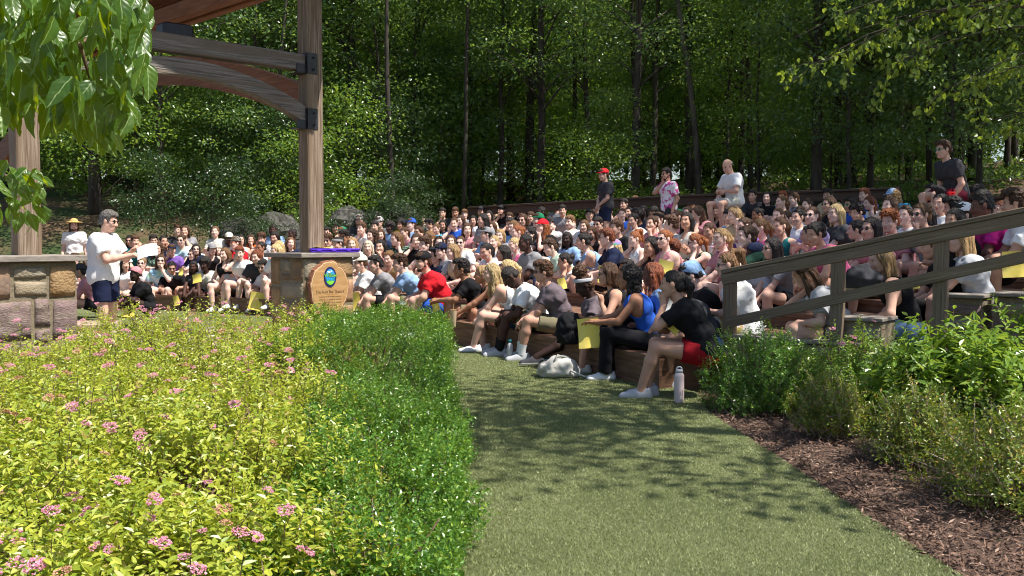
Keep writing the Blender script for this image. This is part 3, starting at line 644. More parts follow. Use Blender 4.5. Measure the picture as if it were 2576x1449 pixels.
# bright overhanging maple branches at the upper right
def spray_branch(name, a, b, nleaf, ls, label, mat, seed, group=None, cat='branch', sp=.5):
    g = np.random.default_rng(seed); a = np.array(a); b = np.array(b); e = empty(name, tuple(a), label=label, cat=cat, group=group); mb = MB(); L = b - a; n = 8; s = np.linspace(0, 1, n)[:, None]
    pts = L * s + np.c_[g.normal(0, .03, n), g.normal(0, .03, n), .25 * np.sin(s[:, 0] * 3.14) * np.linalg.norm(L) * .3]
    mb.tube(pts, np.linspace(.018, .004, n), 6); PT = []; D = []
    for j in range(int(nleaf / 14)):
        f = .15 + .85 * g.random(); c = pts[min(int(f * (n - 1)), n - 1)]; tw = c + unit(L) * .3 * g.random() + g.normal(0, sp * .5, 3) * np.array([1, 1, .6]) + np.array([0, 0, -.12]); mb.tube([c, (c + tw) / 2 + [0, 0, .04], tw], [.006, .004, .002], 4, False)
        k = 14; q = c + (tw - c) * (g.random((k, 1)) * .8 + .3) + g.normal(0, .07, (k, 3)); PT.append(q); D.append(unit(unit(tw - c) * .5 + g.normal(0, .5, (k, 3)) + [0, 0, -.75]))
    PT = np.concatenate(PT); D = np.concatenate(D); k = len(PT); V, F = leaves(PT, D, unit(g.normal(0, .5, (k, 3)) + [0, -.3, .6]), ls * g.uniform(.7, 1.2, k), ls * .8 * g.uniform(.8, 1.1, k), .12, .2)
    mb.build('stem', M_trunk, e, True); link('leaf_spray', np_mesh('leaf_spray', V, F, [mat]), e, kind='stuff'); return e
BR = [((2650, -60, 12), (2180, 40, 12.5), 260), ((2650, -20, 12), (2010, 190, 12.6), 300), ((2450, -40, 12.5), (1960, 120, 13), 240), ((2680, 60, 11.5), (2230, 170, 12), 260), ((2690, 110, 11.5), (2330, 260, 11.8), 220), ((2400, 20, 13), (1930, 250, 13.6), 200), ((2690, -40, 11), (2440, 60, 11.2), 200), ((2680, 280, 12), (2420, 330, 12.6), 220), ((2600, 20, 12.2), (2120, 90, 12.8), 220), ((2500, -60, 13.5), (2080, -10, 13.8), 200), ((2690, 160, 11.2), (2500, 190, 11.4), 160), ((2380, 80, 12.6), (2160, 250, 12.9), 120)]
for i, (a, b, k) in enumerate(BR): spray_branch('maple_branch', P(a[0], a[1], a[2] + 2.5), P(b[0], b[1], b[2] + 2.5), int(k * .55), .095, ['topmost', 'longest low-reaching', 'inner', 'upper middle', 'lower middle', 'leftmost drooping', 'short corner', 'lowest separate', 'broad upper', 'highest thin', 'short right-edge', 'small drooping'][i] + ' maple branch with yellow green leaves at the upper right', M_near, 60 + i, 'maple branches at the upper right')

# boulders below the wood
M_rock = pm('boulder', (.022, .021, .018), (.12, .115, .10), 9, .95, 1.0, c3=(.03, .036, .02), scale2=1.7, bscale=14)  # rock colour darkened to stand in for tree shade on the bank
def boulder(u, v, Y, sx, sy, sz, seed, lab):
    g = np.random.default_rng(seed); nu, nv = 22, 14; th = np.arange(nu) / nu * 6.283; ph = np.linspace(.02, 3.12, nv)
    d = np.array([[math.sin(p) * math.cos(t), math.sin(p) * math.sin(t), math.cos(p)] for p in ph for t in th]); r = np.ones(len(d))
    for _ in range(9): ax = unit(g.normal(size=3)); c = .55 + .3 * g.random(); s = d @ ax; r = np.where(s * r > c, c / np.maximum(s, .05), r)
    r += .05 * np.sin(d[:, 0] * 9 + g.random() * 6) * np.sin(d[:, 2] * 11) + g.normal(0, .012, len(d)); V = d * r[:, None] * np.array([sx, sy, sz])
    Q = [(i * nu + j, i * nu + (j + 1) % nu, (i + 1) * nu + (j + 1) % nu, (i + 1) * nu + j) for i in range(nv - 1) for j in range(nu)]
    o = link('boulder', np_mesh('boulder', V, np.array(Q)[:, ::-1], [M_rock], False), label=lab, cat='boulder'); o.location = P(u, v, Y); o.rotation_euler = (g.normal(0, .2), g.normal(0, .2), g.random() * 6); return o
for i, a in enumerate([(880, 580, 24.8, .6, .6, .6, 'grey boulder just right of the timber post'), (940, 575, 25.2, .6, .5, .5, 'mossy boulder second from the timber post'), (1020, 550, 25.4, .5, .5, .42, 'rounded pale boulder behind the back row at centre'), (695, 588, 24.5, .6, .6, .55, 'dark boulder left of the timber post'), (890, 490, 29, .45, .5, .4, 'upright boulder higher on the bank'), (590, 585, 24, .6, .6, .4, 'low dark rock on the shady bank behind the audience')]): boulder(a[0], a[1], a[2], a[3], a[4], a[5], 30 + i, a[6])
# understory herbs on the bank
n = 9000; yy = RNG.uniform(20, 36, n); xx = RNG.uniform(-.56, .56, n) * yy; nd = ndist(xx, yy); k = (nd > 10.8) & (nd < 24) & (vnoise(xx, yy, .8) > -.1); xx, yy = xx[k], yy[k]; n = len(xx)
zz = terrain(xx, yy); pt = np.repeat(np.stack([xx, yy, zz + .05], 1), 4, 0) + RNG.normal(0, .12, (n * 4, 3)) * [1, 1, .5] + [0, 0, .12]; V, F = leaves4(pt, unit(RNG.normal(0, 1, (n * 4, 3)) + [0, 0, .5]), unit(RNG.normal(0, .5, (n * 4, 3)) + [0, 0, 1]), .16, .08)
link('undergrowth', np_mesh('undergrowth', V, F, [M_fl[1]]), kind='stuff', label='low green herbs covering the bank under the trees', cat='undergrowth')

# ------------------------------------------------------------------ shrubs
M_twig = pm('twig', (.10, .06, .04), (.24, .16, .11), 30, .85, .2); M_twigl = pm('pale_twig', (.28, .20, .15), (.42, .33, .27), 30, .85, .2)
M_spir = leafm('spirea_leaf', (.17, .27, .025), (.53, .55, .075), (.64, .66, .04), .36, .38, .5, (.52, .40, .16), w3=.07)
M_box = leafm('boxwood_leaf', (.035, .11, .014), (.12, .25, .026), (.30, .48, .03), .32, .30, .6, (.32, .44, .06), w3=.20)
M_box2 = leafm('boxwood_leaf_yellow', (.07, .15, .02), (.22, .28, .03), (.42, .46, .03), .30, .33, .55, (.50, .30, .06), w3=.22)
M_box3 = leafm('boxwood_leaf_amber', (.07, .15, .02), (.26, .32, .035), (.46, .50, .03), .32, .34, .6, (.56, .34, .09), w3=.20)
M_broad = leafm('broad_leaf', (.11, .22, .025), (.24, .38, .05), (.44, .56, .05), .36, .34, .6, (.40, .48, .08))
M_pink = leafm('spirea_blossom', (.55, .17, .28), (.76, .42, .50), (.75, .38, .45), .2, .7, .2, (.82, .62, .62)); M_spent = leafm('spirea_spent', (.40, .20, .12), (.60, .36, .24), (.6, .3, .2), .1, .8, .1)
def corymb(seed, mat):
    g = np.random.default_rng(seed); PT = []; k = 46
    a = g.random(k) * 6.283; r = .033 * np.sqrt(g.random(k)); p = np.c_[r * np.cos(a), r * np.sin(a), .016 - 9 * r ** 2 + g.normal(0, .003, k)]
    pt = np.repeat(p, 4, 0); d = unit(np.c_[g.normal(0, 1, (k * 4, 2)), np.full(k * 4, .35)]); V, F = leaves4(pt, d, unit(g.normal(0, .4, (k * 4, 3)) + [0, 0, 1]), .0085, .007, .1)
    return np_mesh('flower_cluster', V, F, [mat])
FL = [corymb(i, M_pink) for i in range(4)] + [corymb(9 + i, M_spent) for i in range(2)]
def sprigs(base, dirs, length, nl, ls, lw, g, up=.5, whorl=2.4):
    """stems with leaves up their length -> leaf pts, dirs, normals, lens"""
    m = len(base); f = (np.arange(nl) + .5) / nl; a = np.arange(nl) * whorl; ref = np.where(abs(dirs[:, 2:3]) < .9, [[0, 0, 1.]], [[1., 0, 0]])
    s = unit(np.cross(dirs, ref)); t = np.cross(dirs, s); ph = g.random(m) * 6.28
    an = a[None] + ph[:, None]; side = np.cos(an)[..., None] * s[:, None] + np.sin(an)[..., None] * t[:, None]
    pt = base[:, None] + dirs[:, None] * (length[:, None] * f[None])[..., None]; d = unit(side * .9 + dirs[:, None] * up + g.normal(0, .18, side.shape)); nr = unit(dirs[:, None] * .9 - side * .3 + g.normal(0, .22, side.shape))
    ln = np.broadcast_to((ls * (1 - .35 * f))[None], (m, nl)) * g.uniform(.75, 1.2, (m, nl)); ln = ln.ravel()
    return pt.reshape(-1, 3), d.reshape(-1, 3), nr.reshape(-1, 3), ln, ln * lw
def mound_pts(c, rx, ry, h, n, g, zlo=.12, lump=.19, k=1):
    """points over a lumpy mound: position + outward direction"""
    u = unit(g.normal(size=(n * 2, 3))); u = u[u[:, 2] > -.15][:n]; th = np.arctan2(u[:, 1], u[:, 0]); l = 1 + lump * np.sin(3 * th + k) * np.sin(4 * u[:, 2] + k) + lump * .7 * np.sin(7 * th + 2 * k + 3 * u[:, 2])
    p = u * l[:, None] * np.array([rx, ry, h - zlo]) + np.array([0, 0, zlo]); o = unit(u / np.array([rx, ry, h])); return p + np.array([c[0], c[1], 0]), o
def shrub(name, label, cat, c, rx, ry, h, nspr, nl, ls, lw, mat, seed, length=.2, depth=.35, flowers=0, group=None, twig=M_twig, upb=.6, big=False, nstem=24, k=None, thin=1.0, upz=.5, parts=0):
    g = np.random.default_rng(seed); e = empty(name, (c[0], c[1], 0), label=label, cat=cat, group=group); c3 = np.array([c[0], c[1], 0])
    p, o = mound_pts((0, 0), rx, ry, h, nspr, g, k=seed if k is None else k); p = p * (1 - depth * g.random((len(p), 1)) ** 1.6); p[:, 2] = np.maximum(p[:, 2], .03)
    d = unit(o * (1 - upb) + np.array([0, 0, upb]) + g.normal(0, .28, p.shape)); ln = length * g.uniform(.5, 1.3, len(p))
    pt, dd, nr, L_, W_ = sprigs(p - d * (ln * .6)[:, None], d, ln, nl, ls, lw, g, upz); nr = unit(nr + np.array([.25, -.1, .35])); fn = leaves if big else leaves4
    if parts:    # the leaves that show largest are pieces of their own
        sc_ = pt[:, 2] * 1.5 - pt[:, 1] * .6 + .35 * g.random(len(pt)); pk = np.argsort(-sc_)[:parts * 3][::3]; v1, f1 = leaves(np.zeros((1, 3)), np.array([[1., 0, 0]]), np.array([[0, 0, 1.]]), 1.0, lw, .18); lm = np_mesh('leaf', v1, f1, [mat]); kp = np.ones(len(pt), bool); kp[pk] = False
        for q_ in pk: link('leaf', lm, e, frame(pt[q_], dd[q_], nr[q_]) @ Matrix.Scale(float(L_[q_]), 4))
        pt, dd, nr, L_, W_ = pt[kp], dd[kp], nr[kp], L_[kp], W_[kp]
    V, F = fn(pt, dd, nr, L_, W_, .18); link('foliage', np_mesh('foliage', V, F, [mat]), e, kind='stuff')
    mb = MB()
    for j in range(nstem):
        t = p[g.integers(len(p))] * .92; b = np.array([t[0] * .18, t[1] * .18, 0]); md = (b + t) / 2 + g.normal(0, .03, 3); mb.tube([b, md, t], [.011, .007, .003], 5, False)
    if nspr > 0:
        q = p[:: max(1, len(p) // 260)]; dq = d[:: max(1, len(p) // 260)]
        for a_, b_ in zip(q, dq): mb.tube([a_ - b_ * length * .9 - np.array([0, 0, .03]), a_ + b_ * length * .35], [.003, .0015], 3, False)
    mb.build('stems', twig, e)
    if flowers:
        top = np.argsort(-(o[:, 2] + .35 * g.random(len(o)) + (o[:, 1] < 0) * .25))[: flowers * 4]; pick = g.choice(top, flowers, replace=False)
        for j in pick:
            f = link('flower_cluster', FL[int(g.choice([0, 1, 2, 3, 0, 1, 2, 3, 4, 5, 4]))], e); q = p[j] / max(1e-6, np.linalg.norm(p[j])) ; pos = p[j] + d[j] * (length * .55); 
            f.matrix_local = Matrix.Translation(Vector(pos)) @ Vector(unit(d[j] + [0, -.25, .4])).to_track_quat('Z', 'X').to_matrix().to_4x4() @ Matrix.Scale(g.uniform(.4, 1.0), 4)
    return e
# golden spirea drift on the left
SP = [(-1.25, 3.2, .85, .75, .52, 'golden spirea with pink blooms at the bottom edge beside the hedge'), (-2.35, 3.9, .95, .85, .66, 'golden spirea in the bottom left corner of the bed'), (-1.55, 4.7, .9, .8, .64, 'golden spirea with many pink clusters in the middle of the bed'), (-2.75, 5.4, 1.0, .9, .68, 'golden spirea at the left picture edge below the wall'),
      (-1.75, 6.2, .85, .75, .58, 'golden spirea leaning on the hedge in mid bed'), (-3.1, 7.0, 1.05, .9, .66, 'golden spirea in front of the low wall'), (-2.0, 7.7, .85, .8, .70, 'reddish flowered spirea left of the far hedge'), (-3.9, 8.3, .9, .8, .52, 'golden spirea against the stone wall at far left'), (-2.95, 8.9, .9, .8, .76, 'golden spirea mound below the speaker'), (-2.15, 9.6, .85, .7, .72, 'golden spirea at the foot of the stone pier'), (-3.7, 9.6, .8, .6, .66, 'tall shooted spirea beside the steps'), (-3.6, 4.6, .9, .9, .62, 'golden spirea partly outside the left edge'), (-1.0, 2.2, .8, .6, .50, 'golden spirea nearest to the viewer')]
for i, (x, y, rx, ry, h, lab) in enumerate(SP):
    near = y < 6.0; f = 1.0 if near else .92
    shrub('spirea_shrub', lab, 'shrub', (x, y), rx, ry, h, 1300 if near else 1000, 12, (.050 if y < 4.2 else .046 if y < 6 else .042) * f, .46, M_spir, 100 + i, .20, .28, 34 if y < 9 else 18, 'golden spirea drift', M_twig, .62, True, 26, parts=150 if i in (0, 1, 2, 12) else 0)
# clipped boxwood hedge
def hedge(lab, a, b, w, h0, h1, nspr, seed, ls=.026, mat=M_box, rag=.05, sparse=False):
    g = np.random.default_rng(seed); a = np.array(a, float); b = np.array(b, float); L = np.linalg.norm(b - a); t = (b - a) / L; s = np.array([t[1], -t[0]]); e = empty('boxwood_hedge', (a[0], a[1], 0), label=lab, cat='hedge', group=None)
    # top, two sides and the ends
    A = [(L * w, 'top'), (L * .6, 'r'), (L * .6, 'l'), (w * .6, 'e0'), (w * .6, 'e1')]; tot = sum(x for x, _ in A); PT = []; OD = []
    for ar, kd in A:
        n = int(nspr * ar / tot); q = g.random((n, 2)); hh = lambda x: h0 + (h1 - h0) * x
        if kd == 'top': x = q[:, 0]; y = (q[:, 1] - .5) * w; z = hh(x) * (1 - .30 * (2 * abs(q[:, 1] - .5)) ** 4) + .075 * np.sin(x * L * 4.2 + y * 3 + seed) + .06 * np.sin(y * 8 + x * L * 3) + .03 * np.sin(x * L * 17 + y * 13) + g.normal(0, .02, n); od = np.tile([0, 0, 1.], (n, 1))
        elif kd in 'rl': sg = 1 if kd == 'r' else -1; x = q[:, 0]; z = hh(x) * (q[:, 1] * .9 + .05); y = sg * w * .5 * (1 - .12 * (2 * q[:, 1] - 1) ** 2) + sg * (.06 * np.sin(x * L * 4.3 + z * 6 + seed) + .035 * np.sin(x * L * 11 + z * 13)); od = np.tile([sg * s[0], sg * s[1], .15], (n, 1))
        else: x = np.full(n, 0. if kd == 'e0' else 1.); y = (q[:, 0] - .5) * w; z = hh(x) * (q[:, 1] * .9 + .05); sg = -1 if kd == 'e0' else 1; od = np.tile([sg * t[0], sg * t[1], .1], (n, 1))
        PT.append(np.c_[x[:, None] * L * t[None] + y[:, None] * s[None], z]); OD.append(od)
    p = np.concatenate(PT); o = np.concatenate(OD); p = p - o * (rag * 2.2 * g.random((len(p), 1)) ** 1.3) + g.normal(0, .012, p.shape); d = unit(o * .55 + g.normal(0, .4, p.shape) + [0, 0, .45]); ln = np.full(len(p), .10) * g.uniform(.6, 1.3, len(p))
    pt, dd, nr, L_, W_ = sprigs(p - d * .05, d, ln, 9, ls, .58, g, .55); V, F = leaves4(pt, dd, nr, L_, W_, .15); link('foliage', np_mesh('foliage', V, F, [mat]), e, kind='stuff')
    mb = MB()
    for j in range(int(34 * L)):
        x = .12 + g.random() * (L - .24); y0 = (g.random() - .5) * w * .5; b0 = np.r_[t * x + s * y0, 0.02]; tp = np.r_[t * min(max(x + g.normal(0, .1), .1), L - .1) + s * y0 * 1.75, (h0 + (h1 - h0) * x / L) * g.uniform(.6, .97)]; mb.tube([b0, (b0 + tp) / 2 + g.normal(0, .02, 3), tp], [.009, .006, .003], 4, False)
    mb.build('stems', M_twig, e); return e
hedge('far clipped block of the boxwood hedge below the log sign', (-1.26, 7.7), (-1.44, 10.5), 1.5, .64, .67, 7600, 201, .027)
hedge('middle stretch of the boxwood hedge along the lawn', (-.80, 5.75), (-.98, 7.55), .98, .42, .46, 4800, 202, .025, M_box, .08)
hedge('near ragged stretch of the boxwood hedge with bare twigs', (-.56, 3.2), (-.68, 5.7), .80, .36, .44, 5600, 203, .028, M_box, .10)
# right-hand bed
shrub('boxwood_bush', 'rounded glossy boxwood bush in front of the handrail post', 'shrub', (2.08, 8.05), .48, .40, .66, 2100, 9, .030, .6, M_box, 301, .11, .5, 0, None, M_twigl, .4, False, 16)
shrub('boxwood_bush', 'small yellowish boxwood bush in the middle of the mulch bed', 'shrub', (2.27, 7.0), .25, .24, .44, 1100, 9, .027, .55, M_box2, 302, .12, .5, 0, None, M_twigl, .5, False, 14)
shrub('spirea_shrub', 'green spirea with a few pink clusters behind the boxwood bushes', 'shrub', (2.72, 7.7), .46, .36, .66, 900, 11, .042, .42, M_broad, 303, .18, .45, 9, None, M_twig, .6, True, 16)
shrub('broadleaf_shrub', 'bright green broad-leaved shrub at the right edge below the rails', 'shrub', (3.25, 7.05), .60, .45, .76, 620, 10, .105, .38, M_broad, 304, .26, .45, 0, None, M_twig, .6, True, 26, parts=200)
shrub('boxwood_bush', 'sparse boxwood bush with orange tinged leaves before the broad-leaved shrub', 'shrub', (2.55, 6.15), .32, .30, .48, 1000, 9, .031, .5, M_box2, 305, .15, .6, 0, None, M_twigl, .45, False, 50)
shrub('boxwood_bush', 'large twiggy yellow green bush filling the lower right corner', 'shrub', (2.86, 5.2), .62, .55, .58, 2100, 9, .031, .5, M_box3, 306, .16, .62, 0, None, M_twigl, .42, False, 190)
shrub('broadleaf_shrub', 'tall leafy shrub outside the right edge beside the steps', 'shrub', (4.2, 7.3), .7, .5, 1.0, 300, 10, .09, .4, M_broad, 307, .26, .4, 0, None, M_twig, .6, True, 20)

# ------------------------------------------------------------------ dogwood branch hanging in at the top left: every leaf a piece
M_dog = None
def dogm():
    m, nt, b = _nt('dogwood_leaf'); N = nt.nodes; L = nt.links; tc = N.new('ShaderNodeTexCoord'); sp = N.new('ShaderNodeSeparateXYZ'); L.new(tc.outputs['Object'], sp.inputs[0])
    ab = N.new('ShaderNodeMath'); ab.operation = 'ABSOLUTE'; L.new(sp.outputs[1], ab.inputs[0])
    mu = N.new('ShaderNodeMath'); mu.operation = 'MULTIPLY_ADD'; mu.inputs[1].default_value = -1.1; L.new(ab.outputs[0], mu.inputs[0]); L.new(sp.outputs[0], mu.inputs[2])
    wv = N.new('ShaderNodeMath'); wv.operation = 'SINE'; m2 = N.new('ShaderNodeMath'); m2.operation = 'MULTIPLY'; m2.inputs[1].default_value = 38.0; L.new(mu.outputs[0], m2.inputs[0]); L.new(m2.outputs[0], wv.inputs[0])
    bp = N.new('ShaderNodeBump'); bp.inputs['Strength'].default_value = .10; bp.inputs['Distance'].default_value = .02; L.new(wv.outputs[0], bp.inputs['Height']); L.new(bp.outputs[0], b.inputs['Normal'])
    oi = N.new('ShaderNodeObjectInfo'); rp = N.new('ShaderNodeValToRGB'); rp.color_ramp.elements[0].color = (.025, .075, .016, 1); rp.color_ramp.elements[1].color = (.075, .155, .022, 1); L.new(oi.outputs['Random'], rp.inputs[0])
    lt = N.new('ShaderNodeMath'); lt.operation = 'LESS_THAN'; lt.inputs[1].default_value = .012; L.new(ab.outputs[0], lt.inputs[0]); mx = N.new('ShaderNodeMix'); mx.data_type = 'RGBA'; L.new(lt.outputs[0], mx.inputs[0]); L.new(rp.outputs[0], mx.inputs[6]); mx.inputs[7].default_value = (.30, .40, .16, 1)
    L.new(mx.outputs[2], b.inputs['Base Color']); b.inputs['Roughness'].default_value = .33; b.inputs['Specular IOR Level'].default_value = .45
    t = N.new('ShaderNodeBsdfTranslucent'); t.inputs[0].default_value = (.50, .62, .0, 1); ms = N.new('ShaderNodeMixShader'); ms.inputs[0].default_value = .42; L.new(b.outputs[0], ms.inputs[1]); L.new(t.outputs[0], ms.inputs[2]); L.new(ms.outputs[0], N['Material Output'].inputs[0]); return m
M_dog = dogm()
def dog_leaf(seed):
    g = np.random.default_rng(seed); nu, nv = 9, 7; x = np.linspace(0, 1, nu); V = []; curl = g.uniform(.10, .35); fold = g.uniform(.25, .7); wav = g.uniform(.01, .03); tw = g.normal(0, .25)
    for i, s in enumerate(x):
        w = .27 * (math.sin(math.pi * s ** .85) ** .8) * (1 - .25 * s) + .001; w = max(w, .004)
        if s > .9: w *= .55
        for j in range(nv):
            y = (j / (nv - 1) - .5) * 2; z = fold * w * abs(y) ** 1.3 - curl * s * s - .12 * abs(y) ** 3 * w * 2 + wav * math.sin(s * 17 + y * 2 + seed); yy = w * y; a = tw * s; V.append((s, yy * math.cos(a) - z * math.sin(a) * .3, z + yy * math.sin(a)))
    Q = [(i * nv + j, (i + 1) * nv + j, (i + 1) * nv + j + 1, i * nv + j + 1) for i in range(nu - 1) for j in range(nv - 1)]; return np_mesh('leaf', np.array(V), np.array(Q), [M_dog], True)
DL = [dog_leaf(i) for i in range(7)]
g = np.random.default_rng(77); dogs = []
dg = empty('dogwood_branch', tuple(P(100, 60, 2.8)), label='dogwood branch with big drooping glossy leaves filling the upper left corner', cat='branch')
dg2 = empty('dogwood_branch', tuple(P(20, 470, 3.4)), label='smaller dogwood branch tip at the left edge below the big one', cat='branch')
def dleaf(par, u, v, Y, s, az, dr):
    q = P(u, v, Y) - np.array(par.location); d = Vector((math.cos(az) * math.cos(dr), math.sin(az) * math.cos(dr), -math.sin(dr))); o = link('leaf', DL[int(g.integers(7))], par)
    up = Vector((g.normal(.15, .6), g.normal(-.35, .6), 1)); o.matrix_local = frame(q, d, up) @ Matrix.Scale(s, 4); return q
UP_EDGE = [(0, 330), (60, 345), (130, 330), (190, 350), (240, 400), (290, 420), (330, 350), (360, 290), (395, 240), (400, 110), (380, -20)]
tw = MB(); tw2 = MB(); mainp = [P(-80, -60, 2.7) - np.array(dg.location), P(60, 40, 2.75) - np.array(dg.location), P(200, 110, 2.8) - np.array(dg.location), P(330, 150, 2.85) - np.array(dg.location)]; tw.tube(mainp, [.012, .009, .007, .004], 6)
sub = [[(60, 40), (90, 160), (110, 260)], [(200, 110), (230, 210), (270, 330)], [(130, 70), (170, 180), (180, 280)], [(330, 150), (370, 180), (360, 240)], [(60, 40), (20, 120), (-10, 220)], [(200, 110), (280, 60), (350, 20)], [(60, 40), (140, 0), (260, -30)]]
nodes = []
for s_ in sub:
    pp = [P(u, v, 2.75 + g.normal(0, .12)) - np.array(dg.location) for u, v in s_]; tw.tube(pp, [.006, .004, .002], 5)
    for k in np.linspace(.1, 1, 9): i = min(int(k * 2), 1); f = k * 2 - i; nodes.append((s_[i][0] + (s_[i + 1][0] - s_[i][0]) * f, s_[i][1] + (s_[i + 1][1] - s_[i][1]) * f))
cnt = 0
while cnt < 600:
    u = g.uniform(-60, 395); v = g.uniform(-70, 330); lim = np.interp(u, [p[0] for p in UP_EDGE], [p[1] for p in UP_EDGE]); s = g.uniform(.06, .105); 
    if v > lim - 60: continue
    if u > 330 and v > 200: continue
    dleaf(dg, u, v, g.uniform(2.45, 3.2), s, g.uniform(-3.0, .2), g.uniform(.75, 1.45)); cnt += 1
tw.build('twigs', M_twig, dg, True)
for _ in range(80):
    u = g.uniform(-60, 110); v = g.uniform(395, 520) + .3 * max(u, 0)
    dleaf(dg2, u, v, g.uniform(3.1, 3.7), g.uniform(.055, .085), g.uniform(-2.4, .5), g.uniform(.3, 1.2))
tw2.tube([P(-60, 400, 3.4) - np.array(dg2.location), P(30, 450, 3.4) - np.array(dg2.location), P(120, 540, 3.4) - np.array(dg2.location)], [.007, .005, .002], 5); tw2.build('twigs', M_twig, dg2, True)
# ------------------------------------------------------------------ people: smooth implicit bodies turned into one mesh each
def rot(axis, a):
    return np.array(Matrix.Rotation(a, 3, axis))
def ik(a, b, l1, l2, pole):
    d = b - a; L = np.linalg.norm(d); mx = (l1 + l2) * .995
    if L > mx: b = a + d / L * mx; d = b - a; L = mx
    dh = d / L; x = (l1 * l1 - l2 * l2 + L * L) / (2 * L); h = math.sqrt(max(l1 * l1 - x * x, 0)); p = pole - dh * (pole @ dh); p = p / (np.linalg.norm(p) + 1e-9)
    return a + dh * x + p * h, b
def cone(a, b, ra, rb, k=.03, clip=None, clip2=None): return ('c', np.array(a, float), np.array(b, float), ra, rb, k, clip, clip2)
def elli(c, r, k=.03, Rm=None): return ('e', np.array(c, float), np.array(r, float), k, Rm)
def d_prim(p, X, Y, Z):
    if p[0] == 'c':
        _, a, b, ra, rb, k, clip, clip2 = p; ab = b - a; n2 = ab @ ab + 1e-12
        t = ((X - a[0]) * ab[0] + (Y - a[1]) * ab[1] + (Z - a[2]) * ab[2]) / n2; tc = np.clip(t, 0, 1)
        d = np.sqrt((X - a[0] - tc * ab[0]) ** 2 + (Y - a[1] - tc * ab[1]) ** 2 + (Z - a[2] - tc * ab[2]) ** 2) - (ra + (rb - ra) * tc)
        if clip is not None: d = np.maximum(d, (t - clip) * math.sqrt(n2))
        if clip2 is not None: d = np.maximum(d, (clip2 - t) * math.sqrt(n2))
        return d
    _, c, r, k, Rm = p
    dx, dy, dz = X - c[0], Y - c[1], Z - c[2]
    if Rm is not None: dx, dy, dz = (Rm[0, 0] * dx + Rm[1, 0] * dy + Rm[2, 0] * dz), (Rm[0, 1] * dx + Rm[1, 1] * dy + Rm[2, 1] * dz), (Rm[0, 2] * dx + Rm[1, 2] * dy + Rm[2, 2] * dz)
    return (np.sqrt((dx / r[0]) ** 2 + (dy / r[1]) ** 2 + (dz / r[2]) ** 2) - 1) * min(r)
def pbox(p):
    if p[0] == 'c': m = max(p[3], p[4]); return np.minimum(p[1], p[2]) - m, np.maximum(p[1], p[2]) + m
    m = max(p[2]) if p[4] is not None else p[2]; return p[1] - m, p[1] + m
def smin(a, b, k):
    h = np.clip(.5 + .5 * (b - a) / k, 0, 1); return b * (1 - h) + a * h - k * h * (1 - h)
def field(prims, xs, ys, zs, infl=0.0, F=None):
    F = np.full((len(xs), len(ys), len(zs)), .5, np.float32) if F is None else F
    for p in prims:
        lo, hi = pbox(p); mg = .09 + infl; s = []
        for g_, l, h in zip((xs, ys, zs), lo, hi):
            i = max(np.searchsorted(g_, l - mg) - 1, 0); j = min(np.searchsorted(g_, h + mg) + 1, len(g_)); s.append(slice(i, j))
        if any(q.stop - q.start < 1 for q in s): continue
        X = xs[s[0]][:, None, None]; Y = ys[s[1]][None, :, None]; Z = zs[s[2]][None, None, :]
        d = (d_prim(p, X, Y, Z) - infl).astype(np.float32); k = p[5] if p[0] == 'c' else p[3]
        F[s[0], s[1], s[2]] = smin(F[s[0], s[1], s[2]], d, k)
    return F
def nets(F, xs, ys, zs):
    """surface nets: zero level of F -> vertices, quads"""
    S = F < 0; nx, ny, nz = F.shape
    c = [S[i:nx - 1 + i, j:ny - 1 + j, k:nz - 1 + k] for i in (0, 1) for j in (0, 1) for k in (0, 1)]
    cnt = sum(x.astype(np.int8) for x in c); act = (cnt > 0) & (cnt < 8); I, J, K = np.nonzero(act); vid = np.full(act.shape, -1, np.int32); vid[I, J, K] = np.arange(len(I))
    acc = np.zeros((len(I), 3)); num = np.zeros(len(I)); co = [(i, j, k) for i in (0, 1) for j in (0, 1) for k in (0, 1)]
    for a in co:
        for ax in range(3):
            if a[ax]: continue
            b = list(a); b[ax] = 1; fa = F[I + a[0], J + a[1], K + a[2]]; fb = F[I + b[0], J + b[1], K + b[2]]; m = (fa < 0) != (fb < 0); t = fa / np.where(fa == fb, 1, fa - fb)
            pa = np.stack([xs[I + a[0]], ys[J + a[1]], zs[K + a[2]]], 1); pb_ = np.stack([xs[I + b[0]], ys[J + b[1]], zs[K + b[2]]], 1)
            acc += np.where(m[:, None], pa + (pb_ - pa) * t[:, None], 0); num += m
    V = acc / np.maximum(num, 1)[:, None]; Q = []
    for ax in range(3):
        sl0 = [slice(None)] * 3; sl1 = [slice(None)] * 3; sl0[ax] = slice(0, -1); sl1[ax] = slice(1, None)
        a = S[tuple(sl0)]; b = S[tuple(sl1)]; x = a != b; o1, o2 = [(1, 2), (2, 0), (0, 1)][ax]
        idx = np.array(np.nonzero(x)).T; ok_ = (idx[:, o1] > 0) & (idx[:, o2] > 0) & (idx[:, o1] < F.shape[o1] - 1) & (idx[:, o2] < F.shape[o2] - 1); idx = idx[ok_]
        def g(d1, d2): q = idx.copy(); q[:, o1] -= d1; q[:, o2] -= d2; return vid[q[:, 0], q[:, 1], q[:, 2]]
        f = np.stack([g(1, 1), g(0, 1), g(0, 0), g(1, 0)], 1); fl = ~a[idx[:, 0], idx[:, 1], idx[:, 2]]; f[fl] = f[fl][:, ::-1]; Q.append(f)
    Q = np.concatenate(Q); return V, Q[(Q >= 0).all(1)]
def axis_lines(lo, hi, h, fine=None, hf=None):
    if fine is None: return np.arange(lo, hi + h, h)
    f0, f1 = fine; a = np.arange(lo, f0, h) if f0 > lo else np.array([]); b = np.arange(max(f0, lo), f1, hf); c = np.arange(f1, hi + h, h); return np.unique(np.concatenate([a, b, c]).round(5))
